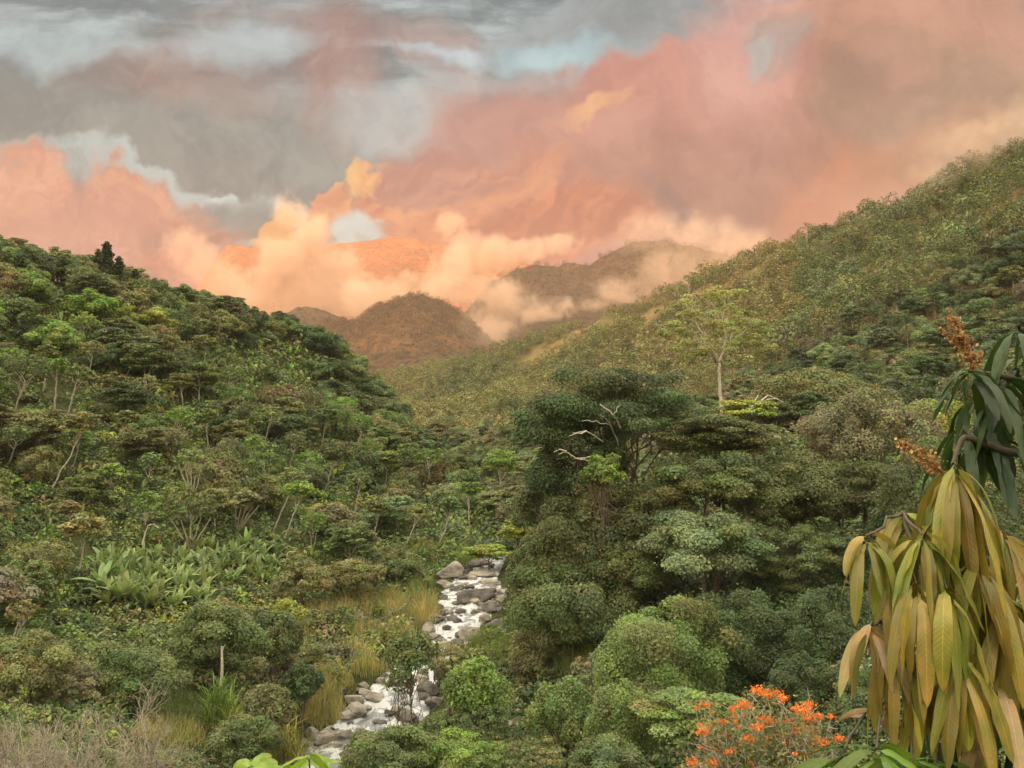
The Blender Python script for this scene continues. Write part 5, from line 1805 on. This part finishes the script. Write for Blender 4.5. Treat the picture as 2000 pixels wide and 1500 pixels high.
def mleaf(base, az, elev, L, Wd, rg, hang=1.0, twist=0.0, ns=18, nc=7):
    """a lance shaped leaf leaving base towards azimuth az, bending down by gravity"""
    o_ = np.array([math.cos(az), math.sin(az), 0.0])
    pts = [np.asarray(base, float)]
    e = elev
    tgt = -PI / 2 * hang + rg.normal() * 0.08
    dirs = []
    bendr = rg.uniform(3.0, 6.0)
    for k in range(ns):
        t = k / (ns - 1)
        ee = tgt + (e - tgt) * math.exp(-bendr * t)
        ee += 0.10 * math.sin(t * 3 + az * 5)
        d = o_ * math.cos(ee) + np.array([0, 0, math.sin(ee)])
        dirs.append(d)
        if k:
            pts.append(pts[-1] + d * L / (ns - 1))
    pts = np.array(pts)
    T = np.array(dirs)
    sd0 = np.array([-math.sin(az), math.cos(az), 0.0])
    nrm0 = np.cross(sd0, T)
    tw = twist + rg.normal() * 0.6 + np.linspace(0, rg.normal() * 0.9, ns)
    side = sd0 * np.cos(tw)[:, None] + nrm0 * np.sin(tw)[:, None]
    nrm = np.cross(side, T)
    t = np.linspace(0, 1, ns)
    w = np.clip((t + 0.004), 0, 1) ** 0.62 * np.clip(1 - t, 0, 1) ** 0.62
    w = w / w.max() * Wd * 0.5
    w[:2] = Wd * 0.02
    fold = rg.uniform(0.15, 0.55)
    wf, wa, wp = rg.uniform(14, 24), rg.uniform(0.04, 0.16), rg.uniform(0, 6)
    rows = []
    cs = np.linspace(-1, 1, nc)
    for s in cs:
        wav = np.sin(t * wf + wp + (1.3 if s > 0 else 0)) * wa * abs(s) ** 2
        rows.append(pts + side * (w * s)[:, None] + nrm * (w * (fold * abs(s) ** 1.3 - 0.25 * s * s + wav))[:, None])
    V = np.stack(rows, 1).reshape(-1, 3)
    uv = np.stack(np.broadcast_arrays(((cs + 1) / 2)[None, :], t[:, None]), -1).reshape(-1, 2)
    i = np.arange(ns - 1)[:, None] * nc
    j = np.arange(nc - 1)[None, :]
    Q = np.stack([i + j, i + j + 1, i + nc + j + 1, i + nc + j], -1).reshape(-1, 4)
    return V, Q, uv


tb = np.array([2.75, 3.5, 0.0])
tb[2] = float(ground(tb[0], tb[1])) - 0.1
mango = link('mango_tree', None, None, 'mango tree at the right edge with drooping yellow young leaves', 'tree', loc=tuple(tb))
SCAF = [np.array(p) for p in ([tb[0], tb[1], tb[2]], [2.65, 3.5, -2.2], [2.45, 3.4, -1.2], [2.25, 3.35, -0.4], [2.05, 3.25, 0.05])]
B = Acc()
V, Q = tube(np.array(SCAF) - tb, [0.10, 0.085, 0.065, 0.045, 0.03], 10)
B.add(V, Q)
brs = [
    ([2.25, 3.35, -0.40], [at(2040, 760, 3.15), at(1960, 735, 3.05), at(1893, 724, 2.95)], 0.020),
    ([2.25, 3.35, -0.40], [at(2050, 900, 3.2), at(1960, 880, 3.1), at(1880, 850, 3.0), at(1861, 905, 2.95)], 0.020),
    ([2.45, 3.4, -1.2], [at(2080, 1180, 3.3), at(1980, 1120, 3.2), at(1900, 1080, 3.1), at(1810, 1040, 3.05), at(1765, 1000, 3.0)], 0.024),
    ([2.45, 3.4, -1.2], [at(2050, 1260, 3.3), at(1930, 1220, 3.2), at(1820, 1190, 3.12), at(1720, 1215, 3.05)], 0.022),
    ([2.65, 3.5, -2.2], [at(2020, 1480, 3.3), at(1900, 1400, 3.2), at(1800, 1380, 3.1), at(1740, 1300, 3.1)], 0.022),
    ([2.05, 3.25, 0.05], [at(2030, 680, 3.1), at(1990, 640, 3.0)], 0.018),
]
nodes = []
for st, pts, r0 in brs:
    P = np.array([st] + [list(p) for p in pts])
    t = np.linspace(0, len(P) - 1, len(P) * 5 - 4)
    Pi = np.stack([np.interp(t, np.arange(len(P)), P[:, k]) for k in range(3)], 1)
    Pi[1:-1] = (Pi[:-2] + Pi[1:-1] * 2 + Pi[2:]) / 4
    V, Q = tube(Pi - tb, np.linspace(r0, 0.006, len(t)), 8)
    B.add(V, Q)
    nodes += list(Pi[3:])
nodes = np.array(nodes)
YLW = (0.30, 0.262, 0.062)
YGN = (0.26, 0.265, 0.062)
PNK = (0.34, 0.26, 0.125)
MDK = (0.045, 0.085, 0.035)
MLT = (0.16, 0.27, 0.05)
CL = [  # u, v, Y, n, Lmin, Lmax (px), width px, elev, hang, colour, kind
    (1862, 905, 2.92, 15, 170, 300, 40, -0.5, 0.93, YLW), (1858, 920, 2.98, 8, 120, 200, 38, 0.1, 0.88, YGN), (1690, 1046, 2.9, 9, 95, 165, 34, 0.3, 0.93, YLW), (1765, 1002, 3.0, 8, 110, 190, 34, 0.2, 0.93, YLW), (1800, 1044, 2.85, 11, 150, 230, 38, 0.0, 0.95, YGN),
    (1826, 1015, 2.95, 5, 110, 160, 30, 0.3, 0.9, YLW), (1955, 1035, 3.0, 9, 140, 240, 36, 0.2, 0.92, YLW), (1700, 1222, 2.9, 10, 90, 165, 34, 0.4, 0.92, PNK), (1790, 1140, 2.8, 8, 160, 250, 42, -0.3, 0.96, YLW), (1850, 1150, 2.78, 10, 160, 250, 44, -0.2, 0.96, YGN),
    (1905, 1090, 2.85, 9, 170, 270, 42, -0.1, 0.95, YLW), (1960, 1170, 2.9, 10, 160, 260, 42, 0.0, 0.94, YLW), (1872, 1270, 2.75, 8, 160, 230, 46, -0.4, 0.97, YLW), (1745, 1270, 2.85, 8, 150, 210, 38, -0.3, 0.96, YLW), (1945, 1320, 2.85, 7, 140, 200, 38, 0.1, 0.93, PNK),
    (1995, 1240, 2.9, 7, 160, 240, 40, 0.1, 0.93, YLW), (1908, 1432, 2.85, 8, 90, 140, 36, 0.3, 0.9, PNK), (1785, 1215, 3.0, 8, 160, 240, 38, 0.0, 0.95, PNK), (1840, 1060, 3.0, 9, 180, 260, 38, -0.1, 0.96, YLW), (1900, 1180, 3.0, 8, 180, 260, 42, -0.2, 0.96, YLW),
    (1815, 1300, 2.9, 6, 120, 190, 40, -0.2, 0.95, YLW), (2010, 1120, 3.0, 8, 180, 260, 40, 0.1, 0.93, YLW),
]
CD = [
    (1893, 722, 2.95, 16, 95, 165, 30, 0.35, 0.75, MDK), (1990, 640, 3.0, 14, 110, 170, 32, 0.3, 0.8, MDK), (1955, 740, 3.05, 14, 120, 180, 34, 0.2, 0.85, MDK), (1880, 835, 3.1, 10, 90, 150, 30, 0.3, 0.85, MDK), (1945, 860, 3.15, 12, 120, 180, 34, 0.2, 0.85, MDK),
    (2000, 800, 3.1, 12, 130, 190, 34, 0.3, 0.85, MDK), (1905, 780, 3.2, 12, 110, 170, 34, 0.1, 0.9, MDK), (1990, 700, 3.1, 12, 110, 170, 32, 0.5, 0.8, MDK), (1900, 1340, 3.25, 14, 130, 200, 40, 0.1, 0.9, MDK), (1970, 1370, 3.2, 14, 130, 200, 40, 0.2, 0.85, MDK),
    (1830, 1360, 3.25, 12, 120, 190, 38, 0.1, 0.9, MDK), (2000, 1440, 3.2, 14, 130, 200, 40, 0.2, 0.85, MDK), (1790, 1400, 3.25, 9, 90, 150, 32, 0.2, 0.9, MDK), (1880, 1450, 3.2, 12, 120, 190, 38, 0.2, 0.85, MDK), (1960, 1290, 3.3, 12, 130, 200, 38, 0.1, 0.9, MDK), (1850, 1240, 3.35, 12, 150, 210, 38, 0.0, 0.92, MDK),
    (1930, 1180, 3.4, 12, 150, 210, 38, 0.0, 0.92, MDK),
]
CG = [
    (1712, 1462, 2.7, 11, 100, 160, 34, 0.45, 0.45, MLT), (1640, 1490, 2.75, 8, 80, 130, 32, 0.5, 0.5, MLT), (1780, 1492, 2.7, 9, 100, 160, 34, 0.5, 0.5, MLT), (1850, 1500, 2.75, 9, 110, 160, 34, 0.5, 0.5, MLT), (1925, 1512, 2.8, 9, 110, 160, 36, 0.5, 0.5, MLT), (1715, 1392, 2.9, 5, 40, 70, 20, 0.8, 0.3, PNK),
]
rg = np.random.default_rng(12)
for name_, lst, lab_, spread in (('young_leaves', CL, 'drooping yellow young leaves', 1), ('mature_leaves', CD, 'dark green mature leaves', 1), ('new_leaves', CG, 'light green new leaves', 1)):
    for (u, v, Y, n, l0, l1, wd, el, hg, col) in lst:
        n = int(n * (1.5 if name_ == 'young_leaves' else 0.7 if name_ == 'mature_leaves' else 1))
        c = at(u, v, Y)
        VV, QQ, UU, CC, n0 = [], [], [], [], 0
        kpx = Y / F
        for q in range(n):
            az = q * 2.399 + rg.normal() * 0.3
            if name_ == 'young_leaves' and math.sin(az) > 0.3 and q % 2:
                az = -az
            L = rg.uniform(l0, l1 * 1.08) * kpx
            e = el + rg.normal() * 0.25
            b = c + np.array([0, 0, -0.012 * (q % 4)]) + rg.normal(size=3) * 0.006
            h_ = hg + rg.normal() * 0.05
            V, Q, uv = mleaf(b, az, e, L, wd * kpx * rg.uniform(0.50, 0.78), rg, h_)
            VV.append(V - tb)
            QQ.append(Q + n0)
            UU.append(uv)
            vv = rg.uniform(0.55, 1.22)
            hue = np.array([1 + rg.normal() * 0.05, 1 + rg.normal() * 0.06, 1 + rg.normal() * 0.15])
            if name_ == 'young_leaves' and rg.uniform() < 0.25:
                hue = hue * np.array([0.92, 1.1, 0.9])
            CC.append(np.repeat((vv * hue)[None], len(V), 0))
            n0 += len(V)
        me = mesh(name_, np.concatenate(VV), np.concatenate(QQ), M_MANGO, True, np.concatenate(CC), np.concatenate(UU))
        link(name_, me, mango, color=col, label=lab_)
        k = np.argmin(np.linalg.norm(nodes - c, axis=1))
        V, Q = limb(nodes[k] - tb, c - tb, 0.007, 0.0035, rg, 0.05, 5, 6)
        B.add(V, Q)


def mbark():
    m, g = newmat('mango_bark')
    ob = g.n('ShaderNodeTexCoord').outputs['Object']
    n1 = g.noise(ob, 22.0, 5, 0.65)
    out(g, pbsdf(g, g.mix(n1, (0.05, 0.045, 0.03, 1), (0.14, 0.12, 0.085, 1)), 0.75, 0.3, bump(g, n1, 0.5, 0.005)))
    return m


link('trunk', B.mesh('trunk', mbark(), True), mango)

# flower spikes
M_BUD = foliage_mat('blossom', 0.2, 0.7, 0.2)
for (u0, v0, u1, v1, Y, wpx, n, side) in [(1903, 722, 1852, 606, 2.92, 26, 1500, True), (1842, 922, 1750, 858, 3.02, 26, 1000, False), (1905, 715, 1912, 690, 2.95, 14, 220, False)]:
    a, b = at(u0, v0, Y), at(u1, v1, Y - 0.03)
    A = Acc()
    k = Y / F
    V, Q = limb(a - tb, b - tb, 0.005, 0.0015, rg, 0.03, 8, 6)
    A.add(V, Q, np.repeat([[0.9, 0.35, 0.25]], len(V), 0))
    axes = [(a, b, 1.0)]
    if side:
        axes += [(a + (b - a) * 0.25, at(1834, 640, Y), 0.6)]
    for q in range(16):
        f = rg.uniform(0.1, 0.85)
        p = a + (b - a) * f
        d = rg.normal(size=3)
        d = d / np.linalg.norm(d) * wpx * k * (1.05 - f) * 1.1 + (b - a) * 0.08
        axes.append((p, p + d, 0.35))
    for (p, q_, s_) in axes:
        V, Q = limb(p - tb, q_ - tb, 0.002, 0.001, rg, 0.03, 4, 4)
        A.add(V, Q, np.repeat([[0.9, 0.35, 0.25]], len(V), 0))
        m_ = int(n / len(axes) * (3 if s_ == 1.0 else 2 if s_ == 0.6 else 0.8))
        f = rg.uniform(0.1, 1.03, m_)
        P = p + (q_ - p) * f[:, None] + rg.normal(size=(m_, 3)) * (wpx * k * 0.30 * (1.15 - f))[:, None]
        cr_ = np.where(rg.uniform(size=(m_, 1)) < 0.45, [[1.2, 0.95, 0.6]], [[0.85, 0.42, 0.28]])
        V, Q, C = leaves(P - tb, rg.normal(size=(m_, 3)), 5.0 * k, 0.8, rg, cr_, 0.25)
        A.add(V, Q, C)
    link('flower_spike', A.mesh('flower_spike', M_BUD), mango, color=(0.36, 0.36, 0.30), label='upright red and cream flower spike' if side else 'reddish flower spike')

# bright leafy shrub tops just below the camera
p0 = at(560, 1560, 6.0)
gzv = float(ground(p0[0], p0[1]))
root = np.array([p0[0], p0[1], gzv])
o = link('leafy_shrub', None, None, 'bright yellow green leaf tips poking up at the bottom edge', 'shrub', loc=tuple(root))
A = Acc()
VV, QQ, UU, CC, n0 = [], [], [], [], 0
for (u, v, n, L) in [(603, 1482, 8, 95), (545, 1500, 7, 100), (490, 1500, 9, 110), (575, 1512, 7, 90), (460, 1512, 7, 90), (640, 1510, 6, 80), (520, 1520, 8, 100)]:
    c = at(u, v, 6.0)
    V, Q = limb(np.array([rg.normal() * 0.05, rg.normal() * 0.05, 0]), c - root, 0.014, 0.006, rg, 0.04, 6, 6)
    A.add(V, Q)
    for q in range(n):
        V, Q, uv = mleaf(c, q * 2.399 + rg.normal() * 0.2, rg.uniform(0.15, 0.9), L * rg.uniform(0.6, 0.95) * 6.0 / F, 24 * 6.0 / F, rg, 0.35)
        VV.append(V - root)
        QQ.append(Q + n0)
        UU.append(uv)
        CC.append(np.full((len(V), 3), rg.uniform(0.8, 1.2)))
        n0 += len(V)
link('foliage', mesh('foliage', np.concatenate(VV), np.concatenate(QQ), M_MANGO, True, np.concatenate(CC), np.concatenate(UU)), o, color=(0.22, 0.34, 0.05))
link('stem', A.mesh('stem', M_BARK, True), o)
# ------------------------------------------------------------------ mist banks lying in the valley
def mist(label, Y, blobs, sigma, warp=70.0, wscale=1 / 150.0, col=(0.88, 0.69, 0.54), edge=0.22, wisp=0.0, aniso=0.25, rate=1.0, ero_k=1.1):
    m = bpy.data.materials.new('mist')
    m.use_nodes = True
    g = NT(m.node_tree)
    pos = g.n('ShaderNodeTexCoord').outputs['Object']
    k = Y / F
    cs = [((u - 1000) * k, Y + dy_ * k, (750 - v) * k, r * k, rv * k) for u, v, r, rv, dy_ in blobs]
    lo = np.array([min(c[0] - c[3] * 1.25 for c in cs), min(c[1] - max(c[3], c[4]) * 1.2 for c in cs), min(c[2] - c[4] * 1.25 for c in cs)])
    hi = np.array([max(c[0] + c[3] * 1.25 for c in cs), max(c[1] + max(c[3], c[4]) * 1.2 for c in cs), max(c[2] + c[4] * 1.25 for c in cs)])
    cen = (lo + hi) / 2
    w = g.vmath('SUBTRACT', g.noise(pos, wscale, 6, 0.66, color=True), (0.5, 0.5, 0.5))
    P = g.vmath('ADD', pos, g.vmath('SCALE', w, warp * 2))
    val = None
    for c in cs:
        d = g.vmath('SUBTRACT', P, (c[0] - cen[0], c[1] - cen[1], c[2] - cen[2]))
        rr = max(c[3], c[4])
        d = g.vmath('MULTIPLY', d, (1 / c[3], 1 / rr, 1 / c[4]))
        f = g.math('SUBTRACT', 1.0, g.vmath('LENGTH', d))
        val = f if val is None else g.math('SMOOTH_MAX', val, f, 0.15)
    ero = g.noise(g.vmath('ADD', pos, g.vmath('SCALE', w, warp)), wscale * 3.5, 4, 0.65)
    val = g.math('SUBTRACT', val, g.math('MULTIPLY', g.math('SUBTRACT', ero, 0.36), ero_k))
    den = g.mr(val, 0.0, edge, 0.0, sigma)
    if wisp:
        den = g.math('MULTIPLY', den, g.mr(g.noise(P, wscale * 2.0, 4, 0.6), 0.5 - wisp * 0.25, 0.62))
    v = g.n('ShaderNodeVolumePrincipled')
    v.inputs['Color'].default_value = col + (1,)  # sunset orange put into the scatter colour of near-white cloud
    v.inputs['Anisotropy'].default_value = aniso
    g.set(v.inputs['Density'], den)
    o = g.n('ShaderNodeOutputMaterial')
    g.t.links.new(v.outputs[0], o.inputs['Volume'])
    m.cycles.volume_step_rate = rate
    h = (hi - lo) / 2
    V = np.array([(x, y, z) for x in (-1, 1) for y in (-1, 1) for z in (-1, 1)]) * h
    Q = np.array([(0, 1, 3, 2), (4, 6, 7, 5), (0, 4, 5, 1), (2, 3, 7, 6), (0, 2, 6, 4), (1, 5, 7, 3)])
    link('mist', mesh('mist', V, Q, m), loc=tuple(cen), kind='stuff', label=label)


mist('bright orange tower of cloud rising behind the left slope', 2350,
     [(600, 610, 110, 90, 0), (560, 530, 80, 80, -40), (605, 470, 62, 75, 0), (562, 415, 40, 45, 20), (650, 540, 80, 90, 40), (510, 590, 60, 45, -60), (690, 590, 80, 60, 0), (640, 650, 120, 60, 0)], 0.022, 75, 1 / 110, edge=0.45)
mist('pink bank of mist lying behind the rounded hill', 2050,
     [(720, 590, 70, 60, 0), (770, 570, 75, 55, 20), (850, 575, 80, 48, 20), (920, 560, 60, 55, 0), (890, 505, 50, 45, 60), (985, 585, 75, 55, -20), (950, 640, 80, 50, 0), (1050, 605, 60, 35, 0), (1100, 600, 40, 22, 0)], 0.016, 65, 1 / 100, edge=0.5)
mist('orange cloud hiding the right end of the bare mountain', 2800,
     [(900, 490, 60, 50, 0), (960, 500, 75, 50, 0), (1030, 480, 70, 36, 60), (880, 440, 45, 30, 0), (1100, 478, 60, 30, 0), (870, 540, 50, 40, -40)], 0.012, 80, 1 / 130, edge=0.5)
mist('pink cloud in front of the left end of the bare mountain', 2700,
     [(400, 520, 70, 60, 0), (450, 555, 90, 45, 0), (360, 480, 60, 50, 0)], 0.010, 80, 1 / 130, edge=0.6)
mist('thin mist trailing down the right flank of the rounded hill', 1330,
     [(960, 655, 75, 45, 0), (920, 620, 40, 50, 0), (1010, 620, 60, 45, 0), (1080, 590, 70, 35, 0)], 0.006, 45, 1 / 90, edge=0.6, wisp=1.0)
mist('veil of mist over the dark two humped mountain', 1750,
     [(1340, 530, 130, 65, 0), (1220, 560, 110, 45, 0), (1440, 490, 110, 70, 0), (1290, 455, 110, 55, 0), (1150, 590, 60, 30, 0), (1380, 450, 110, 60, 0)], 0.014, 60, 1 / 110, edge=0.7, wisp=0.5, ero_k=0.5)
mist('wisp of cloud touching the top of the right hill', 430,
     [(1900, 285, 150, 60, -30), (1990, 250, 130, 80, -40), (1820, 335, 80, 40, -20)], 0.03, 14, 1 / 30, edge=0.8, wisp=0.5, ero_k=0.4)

# evening haze through the whole valley
HZ = 1.1e-4
m = bpy.data.materials.new('haze')
m.use_nodes = True
g = NT(m.node_tree)
v = g.n('ShaderNodeVolumePrincipled')
v.inputs['Color'].default_value = (0.55, 0.48, 0.44, 1)
v.inputs['Density'].default_value = HZ
v.inputs['Anisotropy'].default_value = 0.0
o = g.n('ShaderNodeOutputMaterial')
g.t.links.new(v.outputs[0], o.inputs['Volume'])
lo, hi = np.array((-6100, -2450, -110.0)), np.array((6100, 3950, 640.0))
c, h = (lo + hi) / 2, (hi - lo) / 2
V = np.array([(x, y, z) for x in (-1, 1) for y in (-1, 1) for z in (-1, 1)]) * h
Q = np.array([(0, 1, 3, 2), (4, 6, 7, 5), (0, 4, 5, 1), (2, 3, 7, 6), (0, 2, 6, 4), (1, 5, 7, 3)])
link('haze', mesh('haze', V, Q, m), loc=tuple(c), kind='stuff', label='warm evening haze filling the valley')

# tell same-named neighbours apart by their place in the row
same = {}
bpy.context.view_layer.update()
for o in COL.objects:
    if o.parent is None and o.get('category') and o.get('label'):
        same.setdefault(o['label'], []).append(o)
ORD = ['first', 'second', 'third', 'fourth', 'fifth', 'sixth', 'seventh', 'eighth', 'ninth', 'tenth']
for lab, os_ in same.items():
    if len(os_) < 2:
        continue
    os_.sort(key=lambda o: o.location.x / o.location.y)
    for k, o in enumerate(os_):
        if len(os_) == 2:
            sfx = ['left one', 'right one'][k]
        elif len(os_) == 3:
            sfx = ['left one', 'middle one', 'right one'][k]
        else:
            sfx = ORD[min(k, 9)] + ' from left'
        if len((lab + ' ' + sfx).split()) <= 16:
            o['label'] = lab + ', ' + sfx
